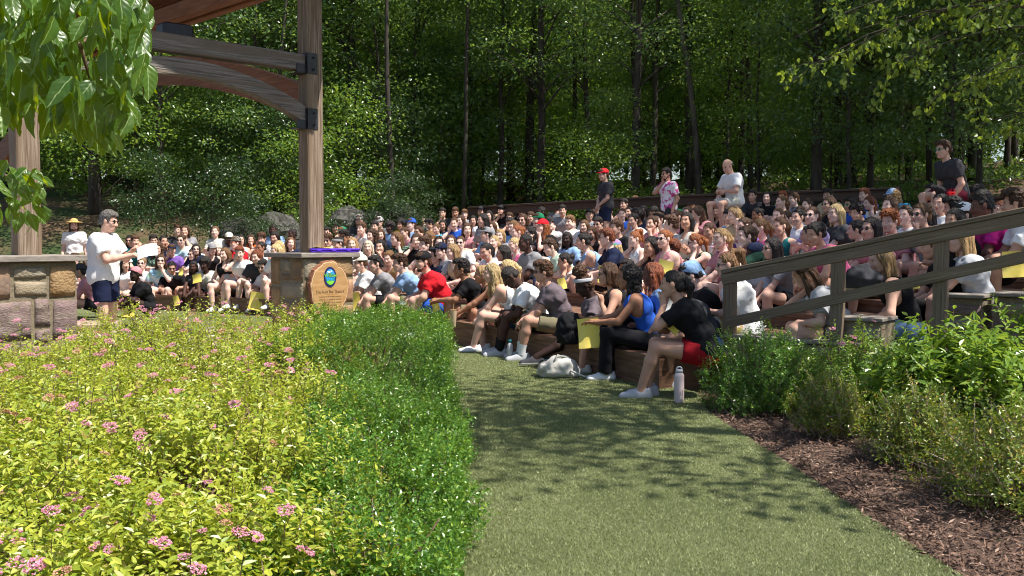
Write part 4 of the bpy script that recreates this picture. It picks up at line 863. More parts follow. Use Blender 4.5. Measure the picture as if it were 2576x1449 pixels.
def wrinkle(X, Y, Z, s=1.0, ph=0.0):
    return (np.sin(X * 31 * s + 2.1 * np.sin(Z * 19 * s + ph)) * np.sin(Y * 27 * s + 1.7 * np.sin(X * 23 * s)) + .6 * np.sin(Z * 44 * s + 2 * np.sin(Y * 25 * s + ph)))
def uvs(c, r, n=8, m=6):
    th = np.arange(n) / n * 6.28318; ph = np.linspace(.12, 3.02, m); V = np.array([[math.sin(p) * math.cos(t), math.sin(p) * math.sin(t), math.cos(p)] for p in ph for t in th]) * np.array(r) + np.array(c)
    Q = [((i + 1) * n + j, (i + 1) * n + (j + 1) % n, i * n + (j + 1) % n, i * n + j) for i in range(m - 1) for j in range(n)]; return V, np.array(Q)

class Body:
    """pose -> skeleton, body mesh, clothing meshes. Faces +X, left +Y; origin on the seat (or floor when standing)"""
    def __init__(s, sex='f', lean=15, yaw=0, pitch=5, arms='knees', feet=(.42, .10), drop=.30, stand=False, fat=0.0, twist=0, hd=.008, bd=.0165, ffeet=None, seed=0, slump=1.0):
        s.sex = sex; M = sex == 'm'; s.hd, s.bd = hd, bd; s.seed = seed; s.stand = stand
        sw = .178 if M else .155; hw = .088 if M else .095; L1u, L2u = (.29, .26) if M else (.27, .24); T1, T2 = (.44, .42) if M else (.42, .40); s.fat = fat
        a = R(lean); tw = rot('Z', R(twist)); X = np.array([1., 0, 0]); Yv = np.array([0, 1., 0])
        pel = np.array([0, 0, .105 if not stand else .95]); s.pel = pel
        def sp(f): return np.array([math.sin(a * f), 0, math.cos(a * f)])
        bel = pel + .17 * sp(.45 * slump); che = bel + .18 * sp(1.0); nb = che + (.145 if M else .13) * sp(1.15); s.bel, s.che, s.nb = bel, che, nb; lf = tw @ Yv; fw = tw @ X
        s.shp = {}; up = sp(1.1)
        for sd, nm in ((1, 'L'), (-1, 'R')): s.shp[nm] = nb - up * .045 + lf * sw * sd
        Rh = rot('Z', R(yaw + twist)) @ rot('Y', R(pitch)); s.Rh = Rh; nk = nb + up * .07 * .6 + np.array([.018, 0, .035]); s.hc = nk + Rh @ np.array([.018, 0, .115]); hc = s.hc
        # legs
        fl = -drop if not stand else 0; s.legs = {}
        for sd, nm in ((1, 'L'), (-1, 'R')):
            hip = pel + np.array([.02, hw * sd, -.01]); fx, fy = (ffeet[nm] if ffeet else (feet[0], feet[1] * sd)); ank = np.array([fx, fy, fl + .085])
            pole = np.array([.6, .18 * sd, 1.0]) if not stand else np.array([1., .05 * sd, 0]); kn, ank = ik(hip, ank, T1, T2, pole); s.legs[nm] = (hip, kn, ank)
        # arms
        s.arm = {}; kL, kR = s.legs['L'][1], s.legs['R'][1]; km = (kL + kR) / 2
        am = arms if isinstance(arms, dict) else {'L': arms, 'R': arms}
        for sd, nm in ((1, 'L'), (-1, 'R')):
            sh = s.shp[nm]; kn = s.legs[nm][1]; m_ = am[nm]; pole = np.array([-.3, .8 * sd, -.6]); hdir = None
            if isinstance(m_, (tuple, list)): w = np.array(m_[:3], float); pole = np.array(m_[3]) if len(m_) > 3 else pole; hdir = np.array(m_[4]) if len(m_) > 4 else None
            elif m_ == 'knees': w = kn + np.array([-.02, 0, .065]); hdir = np.array([.8, -.15 * sd, -.6])
            elif m_ == 'clasp': w = km + np.array([.05, .045 * sd, -.02]); hdir = np.array([.5, -.45 * sd, -.55])
            elif m_ == 'hug': w = km + np.array([.09, .03 * sd, -.10]); hdir = np.array([.0, -.95 * sd, -.1])
            elif m_ == 'lap': w = np.array([.24, .10 * sd, .20]); hdir = np.array([.6, -.6 * sd, -.15])
            elif m_ == 'chin': w = hc + Rh @ np.array([.075, .03 * sd, -.185]); pole = np.array([.5, .5 * sd, -.8]); hdir = np.array([.1, -.25 * sd, 1.0])
            elif m_ == 'cheek': w = hc + Rh @ np.array([.03, .085 * sd, -.15]); pole = np.array([.4, .6 * sd, -.8]); hdir = np.array([.0, .0, 1.0])
            elif m_ == 'hold': w = np.array([.36, .10 * sd, .30]); hdir = np.array([.9, -.25 * sd, .25])
            elif m_ == 'side': w = sh + np.array([.06, .08 * sd, -.50]); pole = np.array([-1, .2 * sd, 0]); hdir = np.array([.1, 0, -1.])
            elif m_ == 'front': w = pel + np.array([.20, .03 * sd, .02]); pole = np.array([-.4, 1. * sd, -.2]); hdir = np.array([.2, -.8 * sd, -.5])
            elif m_ == 'cross': w = che + np.array([.21, -.06 * sd, -.06]); pole = np.array([0, sd, -.5]); hdir = np.array([0, -1. * sd, .1])
            el, w = ik(sh, w, L1u, L2u, pole); hdir = unit(w - el) if hdir is None else unit(hdir); s.arm[nm] = (sh, el, w, hdir)
        # primitives
        r = 1.0 + fat; k = .045; T = []
        T.append(cone(pel - lf * hw * .8, pel + lf * hw * .8, .118 * r, .118 * r, k)); T.append(cone(bel - lf * .055, bel + lf * .055, (.108 if M else .100) * (1 + fat * 1.6), (.108 if M else .100) * (1 + fat * 1.6), .06))
        T.append(cone(che - lf * .08 * (1.15 if M else 1), che + lf * .08 * (1.15 if M else 1), .118 * r, .118 * r, .06)); ub = nb - up * .075; T.append(cone(ub - lf * sw * .55, ub + lf * sw * .55, .088, .088, .05)); T.append(cone(s.shp['L'], s.shp['R'], .052, .052, .05))
        if not M:
            for sd in (1, -1): T.append(elli(che + tw @ np.array([.075, .068 * sd, .005]) + up * .01, (.062, .062, .06), .03))
        s.torso = T
        nkp = [cone(nb - up * .02, s.hc + Rh @ np.array([-.022, 0, -.06]), .060 if M else .052, .055 if M else .047, .025), cone(nb - up * .035 - lf * .08, nb - up * .035 + lf * .08, .045, .045, .05)]; s.neck = nkp
        A = []; s.upper = {}
        for nm in 'LR':
            sh, el, w, hd_ = s.arm[nm]; ra = (.052 if M else .046) * (1 + fat * .7); c1 = cone(sh, el, ra, ra * .84, .03); s.upper[nm] = c1
            A += [c1, cone(el, el + (w - el) * .35, ra * .82, ra * .80, .02), cone(el + (w - el) * .3, w, ra * .80, .026, .02), cone(w, w + hd_ * .075, .026, .033, .02)]
        s.arms_p = A; Lg = []
        for nm in 'LR':
            hip, kn, ank = s.legs[nm]; rt = (.090 if M else .094) * (1 + fat * .8); Lg += [cone(hip, kn, rt, .056 * (1 + fat * .4), .035), cone(kn, kn + (ank - kn) * .32, .054, .058 * (1 + fat * .5), .02), cone(kn + (ank - kn) * .32, ank, .056 * (1 + fat * .5), .037, .02)]
            ft = unit(np.array([kn[0] - hip[0] if not stand else 1.0, (kn[1] - hip[1]) * .9, 0])); Lg += [cone(ank + ft * -.03 + np.array([0, 0, -.04]), ank + ft * .15 + np.array([0, 0, -.055]), .036, .028, .03)]
            s.legs[nm] = (hip, kn, ank, ft)
        s.leg_p = Lg
    def head_p(s):
        Rm, c = s.Rh, s.hc; h = 1.0 if s.sex == 'm' else .955; f = lambda p: c + Rm @ (np.array(p) * h); e = lambda p, r, k=.02: elli(f(p), np.array(r) * h, k, Rm); j = .006 if s.sex == 'm' else 0
        P_ = [e((-.012, 0, .03), (.098, .077, .092)), e((.026, 0, -.035), (.066, .060, .085), .03), cone(f((.058, -.012, -.098)), f((.058, .012, -.098)), .024 + j * .5, .024 + j * .5, .03), cone(f((-.005, .052, -.055)), f((.045, .03, -.092)), .020 + j, .020 + j, .03), cone(f((-.005, -.052, -.055)), f((.045, -.03, -.092)), .020 + j, .020 + j, .03),
              cone(f((.088, 0, .006)), f((.112, 0, -.036)), .008, .0125, .012), e((.098, .012, -.042), (.012, .010, .009), .008), e((.098, -.012, -.042), (.012, .010, .009), .008), cone(f((.078, .035, .022)), f((.085, .008, .020)), .011, .012, .015), cone(f((.078, -.035, .022)), f((.085, -.008, .020)), .011, .012, .015),
              e((.058, .038, -.036), (.03, .026, .026), .03), e((.058, -.038, -.036), (.03, .026, .026), .03), cone(f((.088, .016, -.070)), f((.088, -.016, -.070)), .009, .009, .012)]
        P_ += [e((-.008, .080, -.006), (.022, .010, .032), .008), e((-.008, -.080, -.006), (.022, .010, .032), .008)]
        return P_
    def hands(s):
        Vs, Fs, n = [], [], 0
        for nm, sd in (('L', 1), ('R', -1)):
            sh, el, w, d = s.arm[nm]; fo = unit(w - el); side = np.cross(d, np.array([0, 0, 1.])); side = side / (np.linalg.norm(side) + 1e-6) if np.linalg.norm(side) > .2 else np.array([0, 1., 0]); nr = np.cross(side, d)
            if nr[2] < 0: nr = -nr
            mb = MB()
            for i, (o, L) in enumerate(((-.030, .068), (-.010, .080), (.010, .074), (.029, .058))):
                b = w + d * .072 + side * o; c1 = .25 + .12 * i; p1 = b + (d * math.cos(c1) - nr * math.sin(c1)) * L * .5; c2 = c1 + .55; p2 = p1 + (d * math.cos(c2) - nr * math.sin(c2)) * L * .5; mb.tube([b - d * .02, b, p1, p2], [.0095, .0095, .0085, .0065], 6)
            inn = -sd * side if side @ np.array([0, 1., 0]) > 0 else sd * side
            b = w + d * .02 + inn * .022; mb.tube([b - d * .01, b + d * .028 + inn * .022, b + d * .06 + inn * .026 - nr * .012], [.013, .011, .008], 6)
            V = np.concatenate(mb.v); Vs.append(V); Fs.append((np.array(mb.q) + n, [np.array(q) + n for q in mb.ng])); n += len(V)
        return np.concatenate(Vs), np.concatenate([f[0] for f in Fs]), [q for f in Fs for q in f[1]]
    def mesh(s):
        pr = s.torso + s.neck + s.arms_p + s.leg_p; hp = s.head_p(); bb = [pbox(p) for p in pr + hp]; lo = np.min([b[0] for b in bb], 0) - .03; hi = np.max([b[1] for b in bb], 0) + .03; c = s.hc
        ax = [axis_lines(lo[i], hi[i], s.bd, (c[i] - .135, c[i] + .135), s.hd) for i in range(3)]
        F = field(pr, *ax); G = field(hp, *ax); f = lambda p: c + s.Rh @ np.array(p)
        for sd in (1, -1):   # eye sockets
            p = elli(f((.100, .031 * sd, .004)), (.020, .017, .012), .01, s.Rh); X, Y, Z = ax[0][:, None, None], ax[1][None, :, None], ax[2][None, None, :]
            i0 = [np.searchsorted(ax[i], p[1][i] - .06) for i in range(3)]; i1 = [np.searchsorted(ax[i], p[1][i] + .06) for i in range(3)]; sl = tuple(slice(a, b) for a, b in zip(i0, i1))
            d = d_prim(p, ax[0][sl[0]][:, None, None], ax[1][sl[1]][None, :, None], ax[2][sl[2]][None, None, :]); G[sl] = np.maximum(G[sl], -d)
        F = smin(F, G, .02); V, Q = nets(F, *ax); n0 = len(V); mi = [np.zeros(len(Q), int)]; Vs = [V]; Qs = [Q]; h = 1.0 if s.sex == 'm' else .955
        def shell(cn, r, k):
            nonlocal n0
            v, q = uvs((0, 0, 0), np.array(r) * h); v = (v + np.array(cn) * h) @ s.Rh.T + c; Vs.append(v); Qs.append(q + n0); mi.append(np.full(len(q), k)); n0 += len(v)
        for sd in (1, -1):
            shell((.0745, .031 * sd, .003), (.011, .0145, .0085), 1); shell((.0815, .031 * sd, .003), (.006, .0075, .0075), 2); shell((.079, .033 * sd, .0115), (.010, .018, .0026), 2); shell((.0855, .033 * sd, .026), (.008, .019, .0042), 2)
        shell((.0935, 0, -.0665), (.007, .021, .0045), 3); shell((.0935, 0, -.0745), (.008, .018, .0055), 3)
        hv, hq, hn = s.hands(); Vs.append(hv); Qs.append(hq + n0); mi.append(np.zeros(len(hq), int)); ng = [q + n0 for q in hn]; mi.append(np.zeros(len(ng), int))
        return np_mesh('person', np.concatenate(Vs), [np.concatenate(Qs), np.array(ng)], [], True, np.concatenate(mi))
    def cloth(s, prims, infl, cuts=(), h=.0145, wr=.004, nm='shirt'):
        bb = [pbox(p) for p in prims]; lo = np.min([b[0] for b in bb], 0) - .04; hi = np.max([b[1] for b in bb], 0) + .04; ax = [np.arange(lo[i], hi[i] + h, h) for i in range(3)]
        F = field(prims, *ax, infl=infl); X, Y, Z = ax[0][:, None, None], ax[1][None, :, None], ax[2][None, None, :]
        F = F - wr * (np.clip(wrinkle(X, Y, Z, 1.0, s.seed), -.6, 1.5) * .7 + .8 * (vn3(X + Z * .5, Y, Z * 1.6, 34) - .5))
        for kd, a in cuts:
            if kd == 'plane': p, n = a; F = np.maximum(F, (X - p[0]) * n[0] + (Y - p[1]) * n[1] + (Z - p[2]) * n[2])
            else: F = np.maximum(F, -(d_prim(a, X, Y, Z)))
        V, Q = nets(F, *ax); return np_mesh(nm, V, Q, [], True)
    def shirt(s, kind='tee', h=None, infl=.019):
        h = h or (.0145 if s.bd > .013 else .0115); up = unit(s.nb - s.che); pr = list(s.torso); cuts = [('plane', (s.nb + up * .04, up)), ('sub', cone(s.nb + up * .004, s.hc, .061 if s.sex == 'm' else .060, .064))]
        hem = s.pel + np.array([0, 0, -.07 if not s.stand else -.13]); infl = infl if kind in ('tee', 'long', 'baggy') else .012
        if kind in ('tee', 'long', 'baggy'):
            pr += [cone(s.neck[1][1], s.neck[1][2], .045, .045, .05)]
            for nm in 'LR':
                c = s.upper[nm]; e = c[2]; a = c[1]; pr.append(cone(a, e, c[3] * 1.03, c[4] * 1.18 + .003, .03, clip=.62 if kind != 'long' else 1.0))
                if kind == 'long': sh, el, w, d = s.arm[nm]; pr.append(cone(el, w, c[4] * 1.1, .034, .02, clip=.95))
        else:
            for nm, sd in (('L', 1), ('R', -1)): sh = s.shp[nm]; cuts.append(('sub', cone(sh + np.array([0, .012 * sd, .06]), sh + np.array([0, .035 * sd, -.12]), .070, .072)))
            cuts.append(('sub', elli(s.nb + np.array([.11, 0, .0]), (.09, .065, .085)))); cuts.append(('sub', elli(s.nb + np.array([-.10, 0, .0]), (.06, .065, .06))))
            if kind == 'crop': hem = s.bel + np.array([0, 0, -.02])
            if kind == 'strapless': cuts.append(('plane', (s.che + up * .075, up)))
        cuts.append(('plane', (hem, (-.25 if not s.stand else 0, 0, -1.))))
        return s.cloth(pr, infl + (.007 if kind == 'baggy' else 0), cuts, h, .010 if kind in ('tee', 'long') else .006 if kind == 'baggy' else .004, 'shirt')
    def bottom(s, kind='shorts', h=None):
        h = h or (.0155 if s.bd > .013 else .0125); pr = [s.torso[0]]; ln = {'shorts': .42, 'long_shorts': .70, 'pants': 1.0}[kind]
        for nm in 'LR':
            hip, kn, ank, ft = s.legs[nm]; rt = .096 * (1 + s.fat * .8); pr.append(cone(hip, kn, rt, rt * (.74 if kind != 'pants' else .72), .04, clip=ln if kind != 'pants' else None))
            if kind == 'pants': pr += [cone(kn, ank, .068, .062, .02, clip=.97)]
        return s.cloth(pr, .013, [('plane', (s.bel + np.array([0, 0, -.03]), (0, 0, 1.)))], h, .004, 'shorts')

# ---- hair and headgear in the head's own frame
_LAT = np.random.default_rng(99).random((32, 32, 32)).astype(np.float32)
def vn3(X, Y, Z, f):
    a = [np.broadcast_arrays(X * f + 400, Y * f + 417, Z * f + 433)][0]; i = [np.floor(q).astype(int) for q in a]; t = [q - w for q, w in zip(a, i)]; t = [q * q * (3 - 2 * q) for q in t]; r = 0
    for dx in (0, 1):
        for dy in (0, 1):
            for dz in (0, 1): r = r + _LAT[(i[0] + dx) % 32, (i[1] + dy) % 32, (i[2] + dz) % 32] * (t[0] if dx else 1 - t[0]) * (t[1] if dy else 1 - t[1]) * (t[2] if dz else 1 - t[2])
    return r
def head_mesh(name, prims, cuts=(), h=.0070, bump=0.0, bf=70, zs=.45, infl=0.0, extra=None, mats=()):
    bb = [pbox(p) for p in prims]; lo = np.min([b[0] for b in bb], 0) - .03; hi = np.max([b[1] for b in bb], 0) + .03; ax = [np.arange(lo[i], hi[i] + h, h) for i in range(3)]; F = field(prims, *ax, infl=infl); X, Y, Z = ax[0][:, None, None], ax[1][None, :, None], ax[2][None, None, :]
    if bump: F = F - bump * 2.6 * ((vn3(X, Y, Z * zs, bf * .5) - .5) + .8 * (vn3(X, Y, Z * zs, bf * 1.1) - .5))
    if extra is not None: F = extra(F, X, Y, Z)
    for c in cuts:
        if c[0] == 'box': F = np.maximum(F, -np.maximum(np.maximum(c[1] - X, Z - c[2]), abs(Y) - c[3]))
        elif c[0] == 'plane': p, n = c[1], c[2]; F = np.maximum(F, (X - p[0]) * n[0] + (Y - p[1]) * n[1] + (Z - p[2]) * n[2])
        else: F = np.maximum(F, -d_prim(c[1], X, Y, Z))
    V, Q = nets(F, *ax); return np_mesh(name, V, Q, list(mats), True)
SC = elli((-.016, 0, .034), (.107, .087, .098)); TIGHT = elli((-.014, 0, .033), (.102, .0815, .096))
FACE = [('box', .052, .070, .2), ('sub', elli((.075, 0, -.02), (.075, .080, .095)))]; LOW = lambda z: ('plane', (0, 0, z), (0, 0, -1.)); EAR = [('sub', elli((-.004, .09, -.012), (.022, .02, .03))), ('sub', elli((-.004, -.09, -.012), (.022, .02, .03)))]
NAPE = cone((-.075, -.03, -.03), (-.075, .03, -.03), .045, .045)
HAIR = {}
def mkhair():
    H = HAIR; hm = head_mesh
    H['short'] = hm('hair', [SC, NAPE, elli((.012, 0, .085), (.088, .074, .052))], FACE + EAR + [LOW(-.06)], bump=.005, bf=140, zs=.5); H['swept'] = hm('hair', [SC, NAPE, elli((.03, .01, .098), (.080, .070, .045)), elli((.055, 0, .085), (.05, .06, .035))], FACE + EAR + [LOW(-.06)], bump=.006, bf=120, zs=.6)
    H['buzz'] = hm('hair', [TIGHT, NAPE], FACE + EAR + [LOW(-.045)], bump=.002, bf=160); H['curly'] = hm('hair', [SC, NAPE, elli((0, 0, .085), (.108, .094, .070)), elli((.05, 0, .095), (.055, .07, .045))], FACE + EAR + [LOW(-.06)], bump=.008, bf=150, zs=1.)
    H['afro'] = hm('hair', [elli((-.022, 0, .055), (.135, .125, .118)), NAPE], FACE + [LOW(-.075)], bump=.007, bf=170, zs=1.); H['fade'] = hm('hair', [TIGHT, NAPE, elli((-.005, 0, .115), (.085, .068, .062))], FACE + EAR + [LOW(-.03)], bump=.004, bf=130)
    bk = [cone((-.07, y, .0), (-.105, y * 1.15, -.33), .052, .030) for y in (-.045, 0, .045)]; sd = [cone((-.015, .078 * q, .02), (-.02, .098 * q, -.22), .030, .022) for q in (1, -1)]
    H['long'] = hm('hair', [SC] + bk + sd, FACE, bump=.0035, bf=150, zs=.10); H['wavy'] = hm('hair', [SC] + bk + sd + [cone((.0, .088 * q, -.02), (.045, .10 * q, -.30), .028, .024) for q in (1, -1)], FACE, bump=.005, bf=110, zs=.25); H['curlylong'] = hm('hair', [SC, elli((-.04, 0, .03), (.115, .115, .10))] + [cone((-.08, y, .0), (-.10, y * 1.4, -.36), .062, .045) for y in (-.06, 0, .06)] + sd, FACE, bump=.010, bf=130, zs=.8)
    H['pony'] = hm('hair', [TIGHT, NAPE, elli((-.115, 0, .045), (.028, .028, .028)), cone((-.12, 0, .045), (-.165, 0, -.03), .028, .036), cone((-.165, 0, -.03), (-.15, 0, -.24), .036, .010)], FACE + EAR, bump=.004, bf=130, zs=.15); H['highpony'] = hm('hair', [TIGHT, NAPE, elli((-.07, 0, .125), (.03, .03, .03)), cone((-.075, 0, .125), (-.15, 0, .11), .026, .036), cone((-.15, 0, .11), (-.185, 0, -.12), .038, .012)], FACE + EAR, bump=.004, bf=130, zs=.15)
    H['bun'] = hm('hair', [TIGHT, NAPE, elli((-.12, 0, .04), (.045, .05, .05), .015)], FACE + EAR, bump=.003, bf=90); H['topbun'] = hm('hair', [TIGHT, NAPE, elli((-.03, 0, .16), (.062, .066, .055), .015)], FACE + EAR, bump=.006, bf=100); H['curlybun'] = hm('hair', [TIGHT, NAPE, elli((-.03, 0, .17), (.085, .09, .075), .015)], FACE + EAR, bump=.010, bf=150, zs=1.)
    H['updo'] = hm('hair', [SC, NAPE, elli((-.09, 0, .05), (.06, .065, .065))], FACE + EAR, bump=.006, bf=90); H['bob'] = hm('hair', [SC] + [cone((-.06, y, .0), (-.075, y * 1.2, -.11), .055, .045) for y in (-.04, .04)] + [cone((-.01, .08 * q, .02), (.0, .09 * q, -.10), .028, .024) for q in (1, -1)], FACE, bump=.005, bf=120, zs=.12)
    lc = [cone((.10 * math.cos(a) - .015, .088 * math.sin(a), .05), (.115 * math.cos(a) - .02, .105 * math.sin(a), -.035 - .03 * (math.cos(a) < 0)), .012, .010, .006) for a in np.arange(-2.95, 2.95, .27)]; H['locs'] = hm('hair', [SC, elli((-.01, 0, .075), (.102, .09, .07))] + lc, FACE, bump=.006, bf=130)
    bl = [cone((.085 * math.cos(a) - .02, .085 * math.sin(a), .02), (.10 * math.cos(a) - .035, .10 * math.sin(a), -.30), .014, .011, .008) for a in np.arange(1.35, 4.95, .24)]; H['braids'] = hm('hair', [SC] + bl, FACE, bump=.003, bf=120); H['twobraid'] = hm('hair', [TIGHT, NAPE, cone((-.05, .07, -.03), (.03, .10, -.24), .024, .014), cone((-.05, -.07, -.03), (.03, -.10, -.24), .024, .014)], FACE, bump=.004, bf=110)
    H['bald'] = hm('hair', [elli((-.020, 0, .005), (.100, .080, .062))], FACE + EAR + [LOW(-.05), ('plane', (0, 0, .035), (0, 0, 1.))], bump=.001, bf=120)
    dome = elli((-.014, 0, .045), (.113, .094, .100)); H['cap'] = hm('cap', [dome, elli((.125, 0, .052), (.075, .075, .013), .01), elli((.0, 0, .146), (.008, .008, .006), .004)], [('plane', (.0, 0, .042), (.10, 0, -1.))]); H['bcap'] = hm('cap', [dome, elli((-.135, 0, .045), (.065, .07, .012), .01)], [('plane', (0, 0, .040), (-.12, 0, -1.))])
    H['straw'] = hm('hat', [elli((-.01, 0, .07), (.105, .09, .085)), elli((-.01, 0, .062), (.20, .185, .016), .02)], [LOW(.045)]); H['scarf'] = hm('scarf', [elli((-.018, 0, .042), (.115, .094, .104)), cone((-.10, 0, .0), (-.14, .02, -.10), .03, .02, .02)], [('plane', (.06, 0, .065), (.62, 0, -1.0))], bump=.0025, bf=60)
    H['band'] = hm('headband', [elli((-.012, 0, .045), (.113, .0935, .105))], [('plane', (.07, 0, .062), (.35, 0, -1.)), ('plane', (.07, 0, .105), (-.35, 0, 1.))]); H['wrap'] = hm('headwrap', [elli((-.03, 0, .05), (.122, .098, .108))], [('plane', (.06, 0, .070), (.55, 0, -1.0))], bump=.003, bf=50)
    H['beard'] = hm('beard', [cone((.0, .062, -.05), (.058, .03, -.105), .022, .022), cone((.0, -.062, -.05), (.058, -.03, -.105), .022, .022), cone((.062, -.02, -.112), (.062, .02, -.112), .024, .024)], [('sub', cone((.10, -.014, -.072), (.10, .014, -.072), .014, .014)), ('plane', (.0, 0, -.045), (0, 0, 1.))], h=.007, bump=.002, bf=120)
    m = MB()
    for q in (1, -1):
        v, f = uvs((.092, .034 * q, .003), (.007, .027, .020)); m.add(v, f.tolist()); m.box((-.01, .074 * q - .002, .004), (.088, .074 * q + .002, .010)); m.box((.086, min(.058 * q, .076 * q), .003), (.090, max(.058 * q, .076 * q), .010))
    m.box((.097, -.01, .006), (.101, .01, .011)); H['sunglasses'] = m.mesh('sunglasses', [], True)
    m = MB()
    for q in (1, -1):
        a = np.linspace(0, 6.283, 15); m.tube(np.c_[np.full(15, .0985), .034 * q + .026 * np.cos(a), .002 + .020 * np.sin(a)], .002, 4, False); m.box((-.01, .075 * q - .0015, .004), (.098, .075 * q + .0015, .008))
    m.box((.098, -.008, .005), (.101, .008, .008)); H['glasses'] = m.mesh('glasses', [], True)
    # sunglasses pushed up on the hair
    v = np.concatenate(MB_shift(HAIR['sunglasses'])); 
def MB_shift(me):
    n = len(me.vertices); co = np.empty(n * 3, np.float32); me.vertices.foreach_get('co', co); co = co.reshape(-1, 3); Rm = rot('Y', -R(52)); w = me.copy(); c2 = co @ Rm.T + np.array([-.006, 0, .062]); c2[:, 0] *= 1.04; w.vertices.foreach_set('co', c2.astype(np.float32).ravel()); HAIR['headglasses'] = w; return [co]
mkhair()
def shoe_mesh():
    pr = [cone((-.06, 0, .045), (.10, 0, .032), .042, .036), cone((.05, 0, .030), (.165, 0, .024), .040, .030), cone((-.065, 0, .05), (-.06, 0, .085), .036, .038), cone((-.02, 0, .05), (.06, 0, .055), .034, .030)]; sole = [cone((-.07, 0, .008), (.17, 0, .010), .044, .042)]
    h = .009; ax = [np.arange(-.16, .26, h), np.arange(-.08, .09, h), np.arange(-.05, .16, h)]; F = field(pr + sole, *ax); X, Z = ax[0][:, None, None], ax[2][None, None, :]; F = np.maximum(F, -.001 - Z); F = np.maximum(F, Z - .105); F = np.maximum(F, -d_prim(cone((-.055, 0, .11), (-.045, 0, .16), .030, .04), X, ax[1][None, :, None], Z))
    V, Q = nets(F, *ax); mi = (V[Q[:, 0], 2] < .024).astype(int); me = np_mesh('shoe', V, Q, [], True, mi); return me
SHOE = shoe_mesh()
LACES = MB()
for _x, _z in ((.015, .092), (.035, .088), (.055, .083), (.075, .077), (.095, .070)): LACES.tube([(_x, -.026, _z - .012), (_x + .004, 0, _z - .001), (_x, .026, _z - .012)], .0042, 5)
LACES = LACES.mesh('laces', [], True)

# ---- colours
def hx(h): return tuple(((int(h[i:i + 2], 16) / 255 + .055) / 1.055) ** 2.4 if int(h[i:i + 2], 16) > 10 else 0.0 for i in (0, 2, 4))
SKIN = [pm('skin_%d' % i, tuple(x * .92 for x in hx(c)), hx(c), 22, .62, .12, spec=.28) for i, c in enumerate(('e2bbab', 'd6aa96', 'c4967f', 'a6765c', '785042', '4a3028', '36231d'))]
LIP = [pm('lip_%d' % i, hx(c), None, 9, .45) for i, c in enumerate(('b86a60', 'b0605a', '9c5548', '84463a', '663630', '452420', '331b18'))]
M_eye = pm('eye_white', (.62, .6, .58), None, 9, .25); M_iris = pm('eye_dark', (.02, .014, .01), (.03, .02, .014), 30, .35)
HC = {'k': ('15100e', '2b2220'), 'b': ('3a2416', '5e3f29'), 'm': ('5a3c26', '86623f'), 'l': ('8a6a45', 'bd9a6c'), 'y': ('b08c58', 'e0c590'), 'w': ('c9b48c', 'efe3c8'), 'o': ('7c3c20', 'b46c3c'), 'a': ('5e2c18', '8a4a2c'), 'g': ('4e4a46', '908a84')}
HMAT = {k: pm('hair_' + k, tuple(x * .55 for x in hx(a)), tuple(x * 1.15 for x in hx(b)), 95, .5, 1.0, stretch=(1, 1, .13), spec=.4, lo=.32, hi=.70, objrand=.25) for k, (a, b) in HC.items()}
COL = {'white': 'eeeef0', 'offwhite': 'd9d4c8', 'grey': '8d8c90', 'lgrey': 'b4b6bb', 'charcoal': '3f3f44', 'black': '18181c', 'navy': '1c2440', 'blue': '2c5cc0', 'lblue': '8fb0d8', 'red': 'd0202c', 'maroon': '5a1428', 'pink': 'e06a98', 'hotpink': 'd0288a', 'rose': 'c88890', 'purple': '7a58a8', 'lavender': 'b8a8d8', 'green': '1f7a55', 'dgreen': '1f3f34', 'teal': '1c6a70', 'lgreen': 'b8cdb8', 'yellow': 'e0c040', 'orange': 'd86a20', 'rust': 'b8642c', 'beige': 'c8b090', 'tan': '9a7c58', 'khaki': '7c745c', 'denim': '6a88b0', 'brown': '5a3c2c', 'taupe': '6e6268', 'straw': 'c8a468', 'dred': '9a1420', 'aqua': '38a0c8'}
def cm(c):
    if c == 'tiedye': return pm('cloth_tiedye', hx('dce8f0'), hx('6ab0d8'), 9, .85, .2, c3=hx('b8d8c0'), scale2=5)
    if c == 'pinkdye': return pm('cloth_pinkdye', hx('f0e8f0'), hx('d04a98'), 8, .85, .2, lo=.5, hi=.56)
    if c == 'floral': return pm('cloth_floral', hx('e8e0d8'), hx('c8543c'), 26, .85, .2, c3=hx('d8c070'), scale2=14, lo=.60, hi=.64)
    if c == 'dfloral': return pm('cloth_dark_floral', hx('20302c'), hx('7a9a80'), 24, .85, .2, lo=.52, hi=.58)
    if c == 'stripe': return pm('cloth_stripe', hx('2c3458'), hx('e8e8f0'), 40, .85, .1, stretch=(.2, .2, 2.5), lo=.48, hi=.52)
    if c == 'camo': return pm('cloth_camo', hx('3c3a34'), hx('88807a'), 20, .85, .1, lo=.48, hi=.52)
    if c == 'madras': return pm('cloth_madras', hx('e05a50'), hx('4a90d0'), 16, .85, .1, c3=hx('60b890'), scale2=12)
    h = COL[c]; a = hx(h); return pm('cloth_' + c, tuple(x * .86 for x in a), a, 7, .85, .12, spec=.2, bscale=120)
M_lens = pm('dark_lens', (.008, .008, .01), None, 5, .12, spec=.7); M_sole = pm('sole', (.42, .41, .39), None, 12, .7); M_frame = pm('thin_frame', (.10, .07, .05), None, 5, .4)

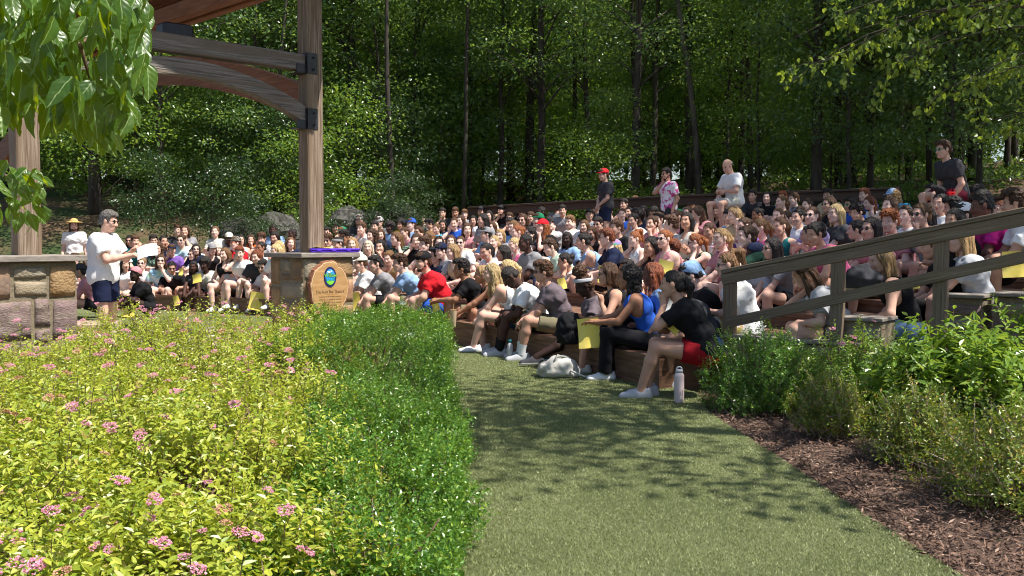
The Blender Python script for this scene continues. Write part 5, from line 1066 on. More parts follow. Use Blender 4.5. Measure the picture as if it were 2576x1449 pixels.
def setm(o, mats):
    me = o.data
    if len(me.materials) < len(mats):
        for _ in range(len(mats) - len(me.materials)): me.materials.append(None)
    for i, m in enumerate(mats): o.material_slots[i].link = 'OBJECT'; o.material_slots[i].material = m
HEADM = {}
class Proto:
    def __init__(s, **kw): s.b = Body(**kw); s.kw = kw; s._m = {}
    def get(s, k):
        if k not in s._m:
            b = s.b
            s._m[k] = b.mesh() if k == 'body' else b.shirt(k[6:]) if k.startswith('shirt_') else b.bottom(k[7:])
        return s._m[k]
PEOPLE = []
def person(loc, yaw, pr, skin=0, hair='short', hc='b', shirt='tee', sc_='white', bot='shorts', bc='black', ex='', label=None, scale=1.0, shoes=None, socks=None, hatc='navy', group=None, jit=True):
    b = pr.b; o = link('person', pr.get('body'), label=label, cat='person', group=group); setm(o, [SKIN[skin], M_eye, M_iris if hc != 'y' else M_iris, LIP[skin]]); o.location = Vector(loc); o.rotation_euler = (0, 0, yaw); o.scale = (scale,) * 3
    if shirt: c = link('shirt', pr.get('shirt_' + shirt), o); setm(c, [cm(sc_)])
    if bot: c = link('shorts' if bot != 'pants' else 'trousers', pr.get('bottom_' + bot), o); setm(c, [cm(bc)])
    Mh = Matrix(b.Rh).to_4x4(); Mh.translation = Vector(b.hc); hs = 1.0 if b.sex == 'm' else .965; Mh = Mh @ Matrix.Scale(hs, 4)
    if hair: c = link('hair', HAIR[hair], o); setm(c, [HMAT[hc]]); c.matrix_local = Mh
    for e in ex.split():
        k, _, cc = e.partition(':')
        if k in ('sunglasses', 'glasses', 'headglasses'): c = link('sunglasses' if k != 'glasses' else 'glasses', HAIR[k], o); setm(c, [(cm(cc) if cc else (M_lens if k != 'glasses' else M_frame))]); c.matrix_local = Mh
        elif k in HAIR: c = link({'straw': 'hat', 'bcap': 'cap', 'band': 'headband', 'wrap': 'headwrap'}.get(k, k), HAIR[k], o); setm(c, [HMAT[hc] if k == 'beard' else cm(cc or hatc)]); c.matrix_local = Mh @ Matrix.Scale(1.03, 4) if k != 'beard' else Mh
    if shoes:
        for nm in 'LR':
            hip, kn, ank, ft = b.legs[nm]; c = link('shoe', SHOE, o); setm(c, [cm(shoes), M_sole if shoes != 'black' else M_lens]); fl = ank[2] - .085; c.matrix_local = frame((ank[0], ank[1], fl + .004), (ft[0], ft[1], 0)) @ Matrix.Scale(1.0 if b.sex == 'm' else .92, 4)
            l_ = link('laces', LACES, c); setm(l_, [cm('grey' if shoes != 'black' else 'white')])
            if socks: m = MB().tube([ank + np.array([0, 0, -.01]), ank + (kn - ank) * .16, ank + (kn - ank) * .30], [.045, .046, .051], 12, False); c = m.build('sock', cm(socks), o, True)
    PEOPLE.append(o); return o
# ------------------------------------------------------------------ the audience
FOCUS = np.array([-7.0, 10.8])
POSES = [Proto(sex='f', lean=22, yaw=0, pitch=6, arms='knees', seed=1), Proto(sex='f', lean=14, yaw=12, pitch=2, arms='clasp', seed=2), Proto(sex='f', lean=30, yaw=-8, pitch=4, arms='hug', feet=(.36, .10), seed=3), Proto(sex='f', lean=26, yaw=5, pitch=0, arms={'L': 'chin', 'R': 'lap'}, seed=4), Proto(sex='f', lean=10, yaw=-14, pitch=4, arms='lap', seed=5), Proto(sex='f', lean=34, yaw=10, pitch=16, arms='clasp', fat=.12, seed=6), Proto(sex='f', lean=20, yaw=16, pitch=8, arms={'L': 'knees', 'R': 'cheek'}, fat=.06, seed=7),
         Proto(sex='m', lean=24, yaw=0, pitch=4, arms='clasp', seed=8), Proto(sex='m', lean=16, yaw=-12, pitch=2, arms='knees', seed=9), Proto(sex='m', lean=32, yaw=8, pitch=10, arms='hug', feet=(.38, .12), seed=10), Proto(sex='m', lean=12, yaw=14, pitch=0, arms='lap', fat=.10, seed=11), Proto(sex='m', lean=27, yaw=-4, pitch=0, arms={'L': 'knees', 'R': 'chin'}, seed=12),
         Proto(sex='f', lean=6, yaw=22, pitch=-4, arms='cross', fat=.05, seed=13), Proto(sex='f', lean=30, yaw=-22, pitch=12, arms={'L': 'cheek', 'R': 'knees'}, seed=14), Proto(sex='f', lean=18, yaw=26, pitch=0, arms={'L': 'lap', 'R': 'hold'}, twist=10, seed=15), Proto(sex='m', lean=8, yaw=-20, pitch=-3, arms='cross', fat=.05, seed=16), Proto(sex='m', lean=36, yaw=20, pitch=18, arms={'L': 'knees', 'R': 'clasp'}, twist=-8, fat=.14, seed=17), Proto(sex='m', lean=20, yaw=24, pitch=0, arms={'L': 'cheek', 'R': 'lap'}, seed=18)]
FP, MP = list(range(7)) + [12, 13, 14], list(range(7, 12)) + [15, 16, 17]
HEADS = []
def crop(x0, y0, s, txt, deep=0.0):
    for ln in txt.strip().splitlines():
        f = ln.split(); x, y = float(f[0]), float(f[1]); HEADS.append(dict(u=(x0 + x / s) * .89444, v=(y0 + y / s) * .89444, sex=f[2][0], skin=int(f[2][1]), hair=f[3].split('/')[0], hc=f[3].split('/')[1], shirt=f[4].split('/')[0], sc_=f[4].split('/')[1], ex=' '.join(f[5:]), deep=deep))
# x y sex+skin hair/colour shirt/colour extras -- as read off the photograph
crop(150, 560, 3.22, """
195 555 f0 curly/b tee/stripe
320 565 f0 twobraid/b tee/white headglasses
690 350 f1 long/k tee/charcoal sunglasses
745 390 m1 short/b tee/teal
650 585 f1 long/k tee/white
800 585 f0 updo/l tank/grey sunglasses
910 390 m1 short/k tee/charcoal glasses
945 470 f0 curlylong/b tee/dfloral glasses
1000 405 m2 buzz/k tee/navy
1075 445 f1 short/b tee/purple cap:navy
1165 390 f0 updo/b tee/tiedye sunglasses
975 575 f0 long/b tee/tiedye sunglasses
1070 600 m2 updo/k tee/black sunglasses
1265 590 f5 braids/k tank/charcoal
1370 590 f5 afro/k tee/offwhite glasses
1290 430 f0 long/k tee/navy sunglasses
1265 505 f0 bob/b tee/grey sunglasses
1335 505 f1 bun/k tee/grey band:white
1440 430 f0 long/b tank/black cap:grey
1470 310 f0 updo/m tee/navy
1595 345 m5 buzz/k tee/grey cap:offwhite
1650 400 m0 short/b tee/red cap:camo sunglasses:orange
1700 350 f1 long/k tank/black
1790 345 f1 bob/b long/orange
1880 420 f3 bun/k tank/white glasses
1890 365 f1 curly/b tee/lgrey
1555 510 f0 long/m tank/black
1690 490 f0 short/a tee/white
1610 590 f1 long/b tank/lgrey glasses
1690 615 f0 pony/l tee/white
1840 530 f0 long/a tee/charcoal
1900 610 m1 short/k tee/white sunglasses
1990 285 m5 buzz/k tee/lblue
2010 360 f1 long/k tee/white
2040 430 f0 long/y tee/white
2150 395 f0 long/m tee/navy
2160 205 m0 short/k tee/offwhite
2165 300 m5 buzz/k tee/charcoal
2020 490 f0 bob/y tee/white
1130 300 m0 short/b tee/charcoal
1200 300 f1 long/b tee/grey
560 420 m1 short/k tee/white
""")
crop(900, 560, 3.623, """
70 330 m1 short/k tee/charcoal
160 285 m1 short/k tee/dgreen cap:black
225 325 m0 short/a tee/lblue cap:green
330 235 m1 swept/b tee/black
400 225 m1 short/b tee/charcoal cap:lgrey
430 315 m0 short/b tee/white
90 380 f0 long/l tee/white
80 445 m1 curly/b tee/grey sunglasses
255 405 f3 curly/k tee/charcoal sunglasses
185 475 f1 bun/k tee/grey band:grey
525 375 f0 curlylong/b tee/navy
620 345 f0 long/b tee/navy
560 265 m1 short/k tee/black
605 245 m0 short/b tee/grey bcap:white
710 270 m5 afro/k tee/lblue
890 170 f1 bun/b tee/brown
1045 185 m0 short/k tee/charcoal glasses
820 235 m2 afro/k tee/yellow
930 265 m0 short/b tee/lblue cap:blue
855 330 f0 pony/b tank/rose
1180 285 f0 bun/m tank/teal
1250 255 f2 long/k tee/black
1370 265 f0 bun/b tee/blue
1110 235 f2 curly/k tee/charcoal
1000 305 f1 long/b tee/navy sunglasses
330 465 f0 wavy/l tee/white
490 475 f0 long/w tee/white
780 425 f0 wavy/m tee/dfloral glasses
620 500 f1 bob/k tee/navy
980 420 f0 bob/b tee/black
1070 465 m0 curly/b tee/navy
1110 370 f0 long/m tee/white
1210 420 f0 bob/b tee/black headglasses:aqua
1330 405 f0 long/b tee/grey
1430 440 f0 bun/b tee/white sunglasses
1225 500 m0 short/k tee/lgrey cap:navy
1350 545 f0 bob/l tank/beige
1180 590 m1 curly/k tee/navy
480 590 f0 long/b tee/white
700 610 f0 updo/m tank/tan
1690 530 f1 pony/k tee/white
1860 530 f2 long/k tee/grey
1770 410 f0 pony/y tank/lgrey
1970 445 f0 pony/y tank/pink
1500 330 f0 long/b tee/rose
1640 125 m1 short/k tee/black cap:navy
1720 165 f0 bob/k tank/lgrey
1780 90 f0 updo/b tee/beige
1850 115 m1 short/k tee/black bcap:black beard
1930 175 m1 short/b tee/charcoal sunglasses
2040 105 f0 long/b tank/black band:purple
1650 255 f1 long/k tee/lblue
1750 275 f0 long/b tee/navy
1690 335 m1 short/k tee/lblue cap:grey
1830 355 f0 bob/l tee/grey
1970 305 f0 bob/m tee/lblue
2010 365 f0 bun/o tee/white
2070 235 f1 bob/b tee/charcoal sunglasses
2100 475 m5 buzz/k tee/grey
1380 150 m2 short/b tee/charcoal
1250 145 m1 short/k tee/black
1470 135 m0 swept/m tee/grey
1430 215 f0 long/b tee/lavender
1560 200 f1 long/k tee/black
""")
crop(1300, 520, 5.152, """
990 430 m1 short/b tee/charcoal
1100 550 m0 short/b tee/grey cap:green
1170 645 f0 wavy/o tee/black cap:red
1260 560 m0 short/k tee/lgrey cap:charcoal
870 530 f0 bob/b tee/grey sunglasses
1010 320 f1 updo/b tank/rose
1355 300 m1 buzz/k tee/grey cap:black sunglasses beard
1450 385 m1 short/k tee/grey
1560 545 m0 short/m tee/white
1760 555 f0 long/m tee/navy
1840 405 m1 short/k tee/white cap:black
1940 310 m0 short/b tee/charcoal
1960 545 m1 short/k tee/charcoal sunglasses
1860 655 f1 long/b tank/black sunglasses
2090 745 m0 short/a tee/navy glasses
2310 425 f0 pony/b tee/blue
2470 505 f1 updo/k tee/grey
2490 255 f0 curlylong/m tee/lavender
2340 275 m1 short/k tee/charcoal
2410 385 f1 bun/k tee/black
2120 375 f1 curly/b tee/grey
2240 650 m1 short/b tee/black
2480 740 f0 highpony/o tank/white
1510 745 f6 braids/k tee/lblue
1740 800 f1 bun/k tank/black
1790 945 f2 long/m strapless/rose sunglasses
2200 915 f0 bob/y tee/navy cap:madras sunglasses
1260 885 m0 swept/b tee/lgreen
1490 1120 f2 bun/k tee/white glasses
2360 1150 m3 locs/k tee/black
1030 1130 f0 wavy/y strapless/white sunglasses
970 655 f0 long/k tee/charcoal sunglasses
1140 435 m5 buzz/k tee/charcoal
700 590 m1 short/k tee/navy
300 540 f1 long/k tee/grey
""")
crop(1780, 480, 4.528, """
490 405 m1 short/k tee/green
740 395 m2 short/k tee/white sunglasses
690 515 f0 long/b tee/grey
830 575 f1 long/b tee/charcoal
1090 315 m0 swept/b tee/black
1240 420 f0 long/b tee/navy
1060 500 f2 long/k tank/black
1200 565 f1 bob/k tee/lblue wrap:black
1510 305 m1 short/k tee/charcoal
1700 375 f0 long/k tee/black
1880 415 f0 pony/m tank/black
1890 300 m1 short/a tee/grey
2030 355 m0 short/b tee/lblue
2200 425 f0 bun/b tee/grey
2110 505 f0 bob/b tee/white
1570 545 f3 bun/k tank/lgrey
1290 600 f0 long/l tee/beige
1400 690 f0 bun/b tee/purple
1600 725 f0 pony/m tee/pink
1840 575 f0 pony/b tee/grey
2090 610 f1 bun/k tee/white headglasses
950 725 f2 pony/b tank/white
680 665 f2 long/k tank/black
560 600 f0 bun/b tee/rose
480 695 m0 curly/b tee/lgrey
320 650 f0 updo/b tank/lgrey band:black
235 665 f1 updo/b tee/rose
390 845 f0 bun/o tank/rose sunglasses
770 875 f0 pony/o tank/dgreen sunglasses
1110 835 f0 pony/l tee/rose glasses
1090 965 f0 pony/m tee/rose cap:rose
1440 855 f0 updo/b tee/dgreen
1530 1025 f5 bun/k tee/lgrey wrap:navy
1750 950 f1 wavy/k tee/grey sunglasses
1870 740 f1 pony/b tank/teal
480 1030 f5 afro/a tee/dgreen glasses
240 1000 f2 long/k tee/charcoal
2220 560 f0 bob/m tee/black sunglasses
60 600 f3 afro/k tee/navy
270 575 m2 short/k tee/grey
2220 765 f2 bun/k tank/pink
1960 640 f0 bun/b tee/grey
130 520 f1 long/k tee/charcoal
""")
crop(2250, 380, 3.451, """
260 595 m1 swept/k tee/beige
60 665 f0 bun/b tee/lgrey
275 700 f1 bob/b tee/black sunglasses
470 655 m2 short/k tee/blue sunglasses:green
610 565 m0 short/a tee/blue
110 765 f0 pony/b tee/lavender sunglasses
340 790 f0 long/y tee/charcoal glasses
660 650 f0 long/a tank/white
880 590 f0 curlylong/l tee/grey cap:lblue
860 725 f0 long/b tee/charcoal
545 745 f1 curly/k tee/black
520 885 f1 updo/k tee/white
130 925 f2 updo/k tank/pink
680 915 f1 bob/k tee/rose sunglasses
870 865 f0 curly/o tee/grey
1020 810 f0 bun/b tee/white headglasses:aqua
1170 805 f1 updo/m tee/black sunglasses
1260 600 m0 short/k tee/purple beard
1350 690 f1 topbun/k tee/white
1210 745 f1 bob/k tee/lavender
1470 705 f2 curly/k tee/grey
1560 740 m1 short/k tee/white cap:white
1700 565 m4 afro/k tee/charcoal
1480 790 f2 bob/k tee/black
1930 690 f1 long/a tank/pink
""")
M_y2 = M_yel
def on_row(u, k, side=0):
    """where the sight line through column u crosses seating row k"""
    c = R0 + R0N * (k * SPC + .06); s = (u - CU) / FPX; f = c[:, 0] - s * c[:, 1]; i = np.nonzero(np.sign(f[:-1]) != np.sign(f[1:]))[0]
    if len(i) == 0: j = int(np.argmin(abs(f))); return None
    j = int(i[-1]); t = f[j] / (f[j] - f[j + 1]); return c[j] + (c[j + 1] - c[j]) * t, j
PLACED = []
def fit_row(u, v, hz, kmin=0):
    best = None
    for k in range(kmin, 11):
        q = on_row(u, k)
        if q is None: continue
        p, j = q; z = P(u, v, p[1])[2] - hz; e = abs(z - seat_z(k * SPC)) + sum(max(0, .40 - math.hypot(p[0] - a[0], p[1] - a[1])) for a in PLACED) * .8
        if best is None or e < best[0]: best = (e, k, p, j, z)
    return best
ORD = ['front', 'second', 'third', 'fourth', 'fifth', 'sixth', 'seventh', 'eighth', 'ninth', 'tenth', 'eleventh']
SHN = {'tee': 'T-shirt', 'tank': 'tank top', 'strapless': 'strapless top', 'long': 'hooded top', 'baggy': 'T-shirt', 'crop': 'top'}
CN = {'lgrey': 'light grey', 'offwhite': 'off-white', 'lblue': 'light blue', 'hotpink': 'bright pink', 'dgreen': 'dark green', 'lgreen': 'pale green', 'tiedye': 'blue tie-dye', 'pinkdye': 'pink tie-dye', 'floral': 'floral', 'dfloral': 'dark floral', 'stripe': 'striped', 'navy': 'navy', 'dred': 'dark red'}
CROWD = []
rc = random.Random(3)
def clothing(d):
    t = '%s %s' % (CN.get(d['sc_'], d['sc_']), SHN[d['shirt']]); ex = []
    for e in d['ex'].split():
        k, _, c = e.partition(':')
        ex.append({'sunglasses': 'sunglasses', 'glasses': 'glasses', 'headglasses': 'sunglasses pushed up', 'cap': '%s cap' % CN.get(c, c), 'bcap': '%s backward cap' % CN.get(c, c), 'band': '%s headband' % CN.get(c, c), 'wrap': '%s headwrap' % CN.get(c, c), 'scarf': 'head scarf', 'straw': 'straw hat'}.get(k, ''))
    ex = [e for e in ex if e]; return t + (' and ' + ex[0] if ex else '')
# ------------------------------------------------------------------ the people nearest to the viewer, each posed by hand
def hero(u, v, Y, yaw, label, kw, z=None, **a):
    """head at pixel (u, v), depth Y; yaw in degrees (180 = facing left); z = seat height or derived from the head"""
    kw = dict(kw); kw.setdefault('hd', .0068); kw.setdefault('bd', .0125); pr = Proto(**kw); sc2 = a.get('scale', 1.0); y = R(yaw); h = pr.b.hc * sc2; hp = P(u, v, Y)
    loc = hp - np.array([math.cos(y) * h[0] - math.sin(y) * h[1], math.sin(y) * h[0] + math.cos(y) * h[1], h[2]])
    if z is not None: loc[2] = z
    o = person(tuple(loc), y, pr, label=label, **a); o['_k'] = 1; PLACED.append(hp[:2]); del o['_k']; return o, pr
def w_of(o, pr, nm, f=.10):
    """world point in a hand"""
    sh, el, w, d = pr.b.arm[nm]; M = Matrix.LocRotScale(o.location, o.rotation_euler, o.scale); return np.array(M @ Vector(w + d * f)), np.array(M.to_3x3() @ Vector(d))
def sheet_obj(name, label, at, x, y, w, h, m, cat='paper', bend=.02, group=None):
    """paper with its top edge centre at 'at', spanning x (width dir) and y (down dir)"""
    x = unit(x); y = unit(np.array(y) - x * (np.array(y) @ x)); n = np.cross(x, y); V = []
    for i in np.linspace(0, 1, 8):
        for j in np.linspace(-.5, .5, 6): V.append(x * w * j + y * h * i + n * bend * (math.sin(i * 3.1) + 2 * j * j))
    Q = [(i * 6 + j, i * 6 + j + 1, i * 6 + 7 + j, i * 6 + 6 + j) for i in range(7) for j in range(5)]; o = link(name, np_mesh(name, np.array(V), np.array(Q), [m], True), label=label, cat=cat, group=group); o.location = Vector(at); return o
# speaker on the stage
o, pr = hero(274, 556, 12.3, -8, 'man in white T-shirt and navy shorts standing and reading from a paper', dict(sex='m', stand=True, lean=4, yaw=4, pitch=10, arms={'L': (.34, .10, 1.26, (-.2, .6, -.8), (.8, -.2, .5)), 'R': (.38, -.06, 1.20, (-.4, -.6, -.7), (.9, .3, .1))}, fat=.16, feet=(.0, .13), seed=31), skin=1, hair='short', hc='g', shirt='baggy', sc_='white', bot='long_shorts', bc='navy', ex='sunglasses', shoes='charcoal', scale=1.0)
pt, dr = w_of(o, pr, 'R', .09); sheet_obj('paper', 'white sheet of paper held by the standing speaker', pt + np.array([.02, -.02, .0]), (.25, -.55, -.75), (.95, .12, .28), .19, .25, M_paper, bend=.03)
o, _ = hero(186, 566, 22.5, -75, 'person in straw hat and white T-shirt standing at the far left', dict(sex='m', stand=True, lean=2, yaw=10, pitch=0, arms='side', feet=(0, .12), seed=32), skin=0, hair='long', hc='b', shirt='tee', sc_='white', bot='long_shorts', bc='khaki', ex='straw:straw beard', shoes='brown')
# front row, from the bench end on the right
o, pr = hero(1690, 742, 8.75, 172, 'woman in black sleeveless shirt and red shorts, chin on hand, nearest on the bench', dict(sex='f', lean=34, yaw=-4, pitch=2, arms={'L': 'chin', 'R': (.40, -.02, .30, (.2, -.8, -.6), (.6, .7, .1))}, ffeet={'L': (.56, .13), 'R': (.50, -.02)}, drop=.31, fat=.05, seed=41, bd=.011), skin=2, hair='pony', hc='k', shirt='tee', sc_='black', bot='shorts', bc='dred', shoes='lgrey', z=.31)
pt, dr = w_of(o, pr, 'R', .06); sheet_obj('yellow_paper', 'folded yellow paper in the fist of the woman in red shorts', pt + np.array([.05, -.06, .11]), (.5, -.3, .75), (.35, -.15, -1), .12, .20, M_yel, bend=.03, group='yellow papers')
o, pr = hero(1700, 778, 9.35, 178, 'person leaning forward with clasped hands behind the woman in red shorts', dict(sex='f', lean=42, yaw=0, pitch=14, arms='clasp', feet=(.44, .09), seed=42), skin=2, hair='bun', hc='k', shirt='tank', sc_='charcoal', bot='shorts', bc='denim', shoes='lgrey', z=.30)
o, pr = hero(1578, 742, 9.85, 176, 'person with blue top, black trousers and glasses holding a big yellow sheet', dict(sex='f', lean=26, yaw=0, pitch=0, arms={'L': (.52, .04, .28, (-.2, .7, -.7), (.9, -.2, .1)), 'R': (.56, -.02, .28, (-.2, -.7, -.7), (.9, .2, .1))}, ffeet={'L': (.45, .10), 'R': (.36, -.08)}, seed=43), skin=3, hair='curlylong', hc='k', shirt='tank', sc_='blue', bot='pants', bc='black', ex='glasses', shoes='white', z=.30)
pt, dr = w_of(o, pr, 'L', .10); sheet_obj('yellow_paper', 'large yellow sheet hanging from the hands of the person in blue top', pt + np.array([-.02, -.02, .03]), (.95, -.25, .1), (-.22, -.05, -1), .22, .30, M_yel, bend=.03, group='yellow papers')
o, pr = hero(1528, 745, 10.4, 178, 'person in black strap top and sunglasses with raised fist beside the blue top', dict(sex='f', lean=22, yaw=0, pitch=2, arms={'L': (.27, .10, .43, (.2, .7, -.8), (.2, -.1, 1)), 'R': 'knees'}, ffeet={'L': (.48, .14), 'R': (.40, 0)}, seed=44), skin=2, hair='bob', hc='b', shirt='tank', sc_='black', bot='shorts', bc='black', ex='sunglasses', shoes='offwhite', z=.30)
o, pr = hero(1468, 752, 11.0, 190, 'person in taupe top and grey headband looking down, one leg stretched out', dict(sex='f', lean=20, yaw=0, pitch=26, arms={'L': (.36, .10, .38, (.1, .8, -.5), (.6, -.3, .5)), 'R': 'lap'}, ffeet={'L': (.80, .10), 'R': (.62, -.20)}, drop=.14, fat=.08, seed=45), skin=6, hair='curlybun', hc='b', shirt='tee', sc_='taupe', bot='shorts', bc='taupe', ex='band:lgrey', shoes='charcoal', z=.17)
o, pr = hero(1366, 745, 11.5, 184, 'person in mauve grey T-shirt and sunglasses with hands over raised knees', dict(sex='f', lean=26, yaw=0, pitch=2, arms='clasp', feet=(.50, .12), fat=.10, seed=46), skin=2, hair='curly', hc='b', shirt='tee', sc_='taupe', bot='long_shorts', bc='khaki', ex='sunglasses', shoes='lgrey', socks='white', z=.30)
o, pr = hero(1283, 722, 11.9, 186, 'person in white T-shirt and black socks bowing the head over crossed wrists', dict(sex='m', lean=36, yaw=0, pitch=44, arms='clasp', feet=(.52, .11), seed=47), skin=5, hair='buzz', hc='k', shirt='tee', sc_='white', bot='long_shorts', bc='khaki', ex='glasses', shoes='lgrey', socks='black', z=.30)
o, pr = hero(1236, 745, 12.35, 186, 'person with bare shoulders hugging knees at the left end of the front bench', dict(sex='f', lean=36, yaw=10, pitch=8, arms='hug', ffeet={'L': (.55, .08), 'R': (.42, -.06)}, seed=48), skin=1, hair='wavy', hc='y', shirt='strapless', sc_='white', bot='shorts', bc='denim', shoes='white', z=.30)
# second row behind the hedge
o, pr = hero(1212, 690, 13.3, 190, 'person in rust strap top leaning elbows on knees with hands hanging', dict(sex='f', lean=36, yaw=0, pitch=2, arms={'L': (.66, .05, .16, (-.3, .8, -.6), (.8, -.2, -.6)), 'R': (.62, -.05, .14, (-.3, -.8, -.6), (.8, .2, -.6))}, seed=49), skin=3, hair='updo', hc='l', shirt='tank', sc_='black', bot='shorts', bc='black', shoes='white')
o, pr = hero(1275, 676, 13.0, 188, 'person in tan top with sunlit ponytail behind the bowing person', dict(sex='f', lean=24, yaw=0, pitch=8, arms='clasp', seed=50), skin=2, hair='pony', hc='y', shirt='tank', sc_='tan', bot='shorts', bc='black')
o, pr = hero(1160, 676, 13.8, 192, 'person in black T-shirt with forearms resting along the knees', dict(sex='m', lean=30, yaw=-5, pitch=0, arms={'L': (.60, .06, .30, (-.3, .8, -.6), (.95, -.1, -.15)), 'R': (.58, -.04, .28, (-.3, -.8, -.6), (.95, .1, -.15))}, seed=51), skin=3, hair='curly', hc='k', shirt='tee', sc_='black', bot='long_shorts', bc='khaki', shoes='white', socks='white')
o, pr = hero(1064, 658, 14.3, 196, 'big person in bright red T-shirt and black backward cap', dict(sex='m', lean=30, yaw=14, pitch=4, arms={'L': (.50, .06, .20, (-.3, .8, -.5), (.7, -.1, -.7)), 'R': (.45, -.16, .22, (-.3, -.8, -.5), (.7, 0, -.7))}, fat=.16, seed=52), skin=1, hair='short', hc='b', shirt='tee', sc_='red', bot='long_shorts', bc='blue', ex='bcap:black beard', shoes='white', socks='white', scale=1.07)
sheet_obj('yellow_paper', 'rolled yellow paper in the hand of the person in red', P(1085, 752, 14.0), (.8, -.3, .4), (-.3, -.1, -1), .12, .20, M_yel, bend=.05, group='yellow papers')
sheet_obj('name_tag', 'white name tag stuck on the red T-shirt', P(1012, 757, 13.83), (.9, -.3, .05), (0, 0, -1), .09, .06, M_paper, 'name tag', .002)
o, pr = hero(1005, 662, 14.9, 196, 'person in light blue T-shirt with arms crossed over the knees', dict(sex='m', lean=32, yaw=8, pitch=2, arms='hug', seed=53), skin=1, hair='curly', hc='b', shirt='tee', sc_='lblue', bot='long_shorts', bc='khaki', shoes='white')
o, pr = hero(945, 664, 15.4, 198, 'person in grey T-shirt beside the light blue one', dict(sex='m', lean=30, yaw=8, pitch=4, arms='hug', seed=54), skin=1, hair='swept', hc='k', shirt='tee', sc_='grey', bot='long_shorts', bc='black', shoes='white', socks='white')
o, pr = hero(906, 662, 15.9, 200, 'person in white T-shirt and pale cap just right of the log sign', dict(sex='m', lean=24, yaw=4, pitch=8, arms='clasp', seed=55), skin=1, hair='short', hc='b', shirt='tee', sc_='white', bot='long_shorts', bc='black', ex='cap:offwhite', shoes='white')
sheet_obj('yellow_paper', 'pale yellow sheet hanging beside the log sign', P(888, 735, 15.4), (.9, -.3, .05), (-.1, 0, -1), .20, .30, M_yel, bend=.02, group='yellow papers')
# right block behind the handrail
o, pr = hero(1640, 690, 10.1, 176, 'person in studded light denim jacket seen from the side', dict(sex='f', lean=22, yaw=-4, pitch=4, arms='lap', seed=56), skin=4, hair='wavy', hc='a', shirt='long', sc_='denim', bot='shorts', bc='black')
o, pr = hero(1737, 692, 9.75, 178, 'person in black T-shirt and pale blue bandana looking down at a page', dict(sex='f', lean=22, yaw=-4, pitch=22, arms='hold', fat=.05, seed=57), skin=0, hair='short', hc='k', shirt='tee', sc_='black', bot='long_shorts', bc='black', ex='scarf:lblue')
sheet_obj('picture_sheet', 'printed sheet with white border held above the black ponytail', P(1690, 745, 9.5), (.95, -.2, .12), (-.1, -.3, -1), .24, .17, pm('print', hx('c8b8a8'), hx('a89888'), 12, .6, c3=hx('d8d8d8'), scale2=6), 'paper')
o, pr = hero(1828, 700, 9.45, 172, 'person in white T-shirt and flowered overalls behind the rail end post', dict(sex='f', lean=20, yaw=2, pitch=6, arms='hold', fat=.12, seed=58), skin=1, hair='highpony', hc='m', shirt='tee', sc_='white', bot='pants', bc='floral', ex='sunglasses', z=.42)
o, pr = hero(2020, 735, 8.95, 170, 'person hunched with long hair and a striped shirt, hand on knee below the handrail', dict(sex='f', lean=36, yaw=-6, pitch=26, arms={'L': 'knees', 'R': 'cheek'}, feet=(.36, .10), seed=59), skin=1, hair='wavy', hc='b', shirt='tee', sc_='lgrey', bot='shorts', bc='charcoal', z=.42)
o, pr = hero(2215, 655, 8.85, 165, 'person in black tank top and blue shorts behind the middle rail post', dict(sex='f', lean=26, yaw=14, pitch=8, arms={'L': (.34, .10, .20), 'R': 'lap'}, fat=.08, seed=60), skin=1, hair='long', hc='l', shirt='tank', sc_='black', bot='shorts', bc='denim')
o, pr = hero(2345, 620, 9.2, 170, 'large person in black T-shirt with bare arm along the knees behind the rails', dict(sex='f', lean=30, yaw=0, pitch=6, arms='clasp', fat=.22, seed=61), skin=2, hair='bun', hc='m', shirt='tee', sc_='black', bot='pants', bc='black')
o, pr = hero(2412, 600, 9.0, 168, 'person in grey-white T-shirt with very long hair next to the last rail post', dict(sex='f', lean=18, yaw=8, pitch=6, arms='clasp', fat=.06, seed=62), skin=1, hair='long', hc='l', shirt='tee', sc_='lgrey', bot='shorts', bc='black')
o, pr = hero(2470, 520, 9.9, 168, 'person in bright pink T-shirt and glasses above the handrail', dict(sex='m', lean=20, yaw=0, pitch=4, arms='knees', seed=63), skin=4, hair='fade', hc='k', shirt='tee', sc_='hotpink', bot='shorts', bc='black', ex='glasses')
o, pr = hero(2552, 512, 9.4, 165, 'person in white T-shirt at the right edge with arms folded on the knees', dict(sex='m', lean=28, yaw=-10, pitch=2, arms='clasp', seed=64), skin=2, hair='curly', hc='b', shirt='tee', sc_='white', bot='long_shorts', bc='grey', shoes='lgrey')
sheet_obj('yellow_paper', 'printed yellow sheet hanging at the right edge below the rail', P(2550, 632, 9.0), (.95, -.2, .05), (.05, 0, -1), .19, .24, M_yel, bend=.02, group='yellow papers')
# papers raised in the crowd
for u, v, Y, w, h, lab in [(1526, 668, 11.2, .17, .20, 'yellow sheet raised beside the person with short locs'), (1678, 655, 10.6, .16, .22, 'yellow sheet held by the person in dark green'), (1410, 700, 11.9, .10, .14, 'yellow sheet edge behind the white T-shirt with glasses'), (322, 770, 17.6, .26, .20, 'yellow sheet held low beside the speaker in the left section'), (493, 690, 18.0, .18, .16, 'yellow sheet fanned by a person in the left section'), (650, 735, 18.2, .30, .34, 'large yellow sheet held beside the stone pier'), (455, 675, 18.4, .08, .13, 'small yellow card held up in the left section'), (440, 745, 18.0, .12, .18, 'yellow sheet resting on a knee in the left section'), (2300, 700, 8.9, .06, .10, 'bit of yellow paper beside the middle rail post')]:
    sheet_obj('yellow_paper', lab, P(u, v, Y), (.95, -.2, random.uniform(-.3, .3)), (random.uniform(-.3, .3), -.2, -1), w, h, M_yel, bend=.02, group='yellow papers')
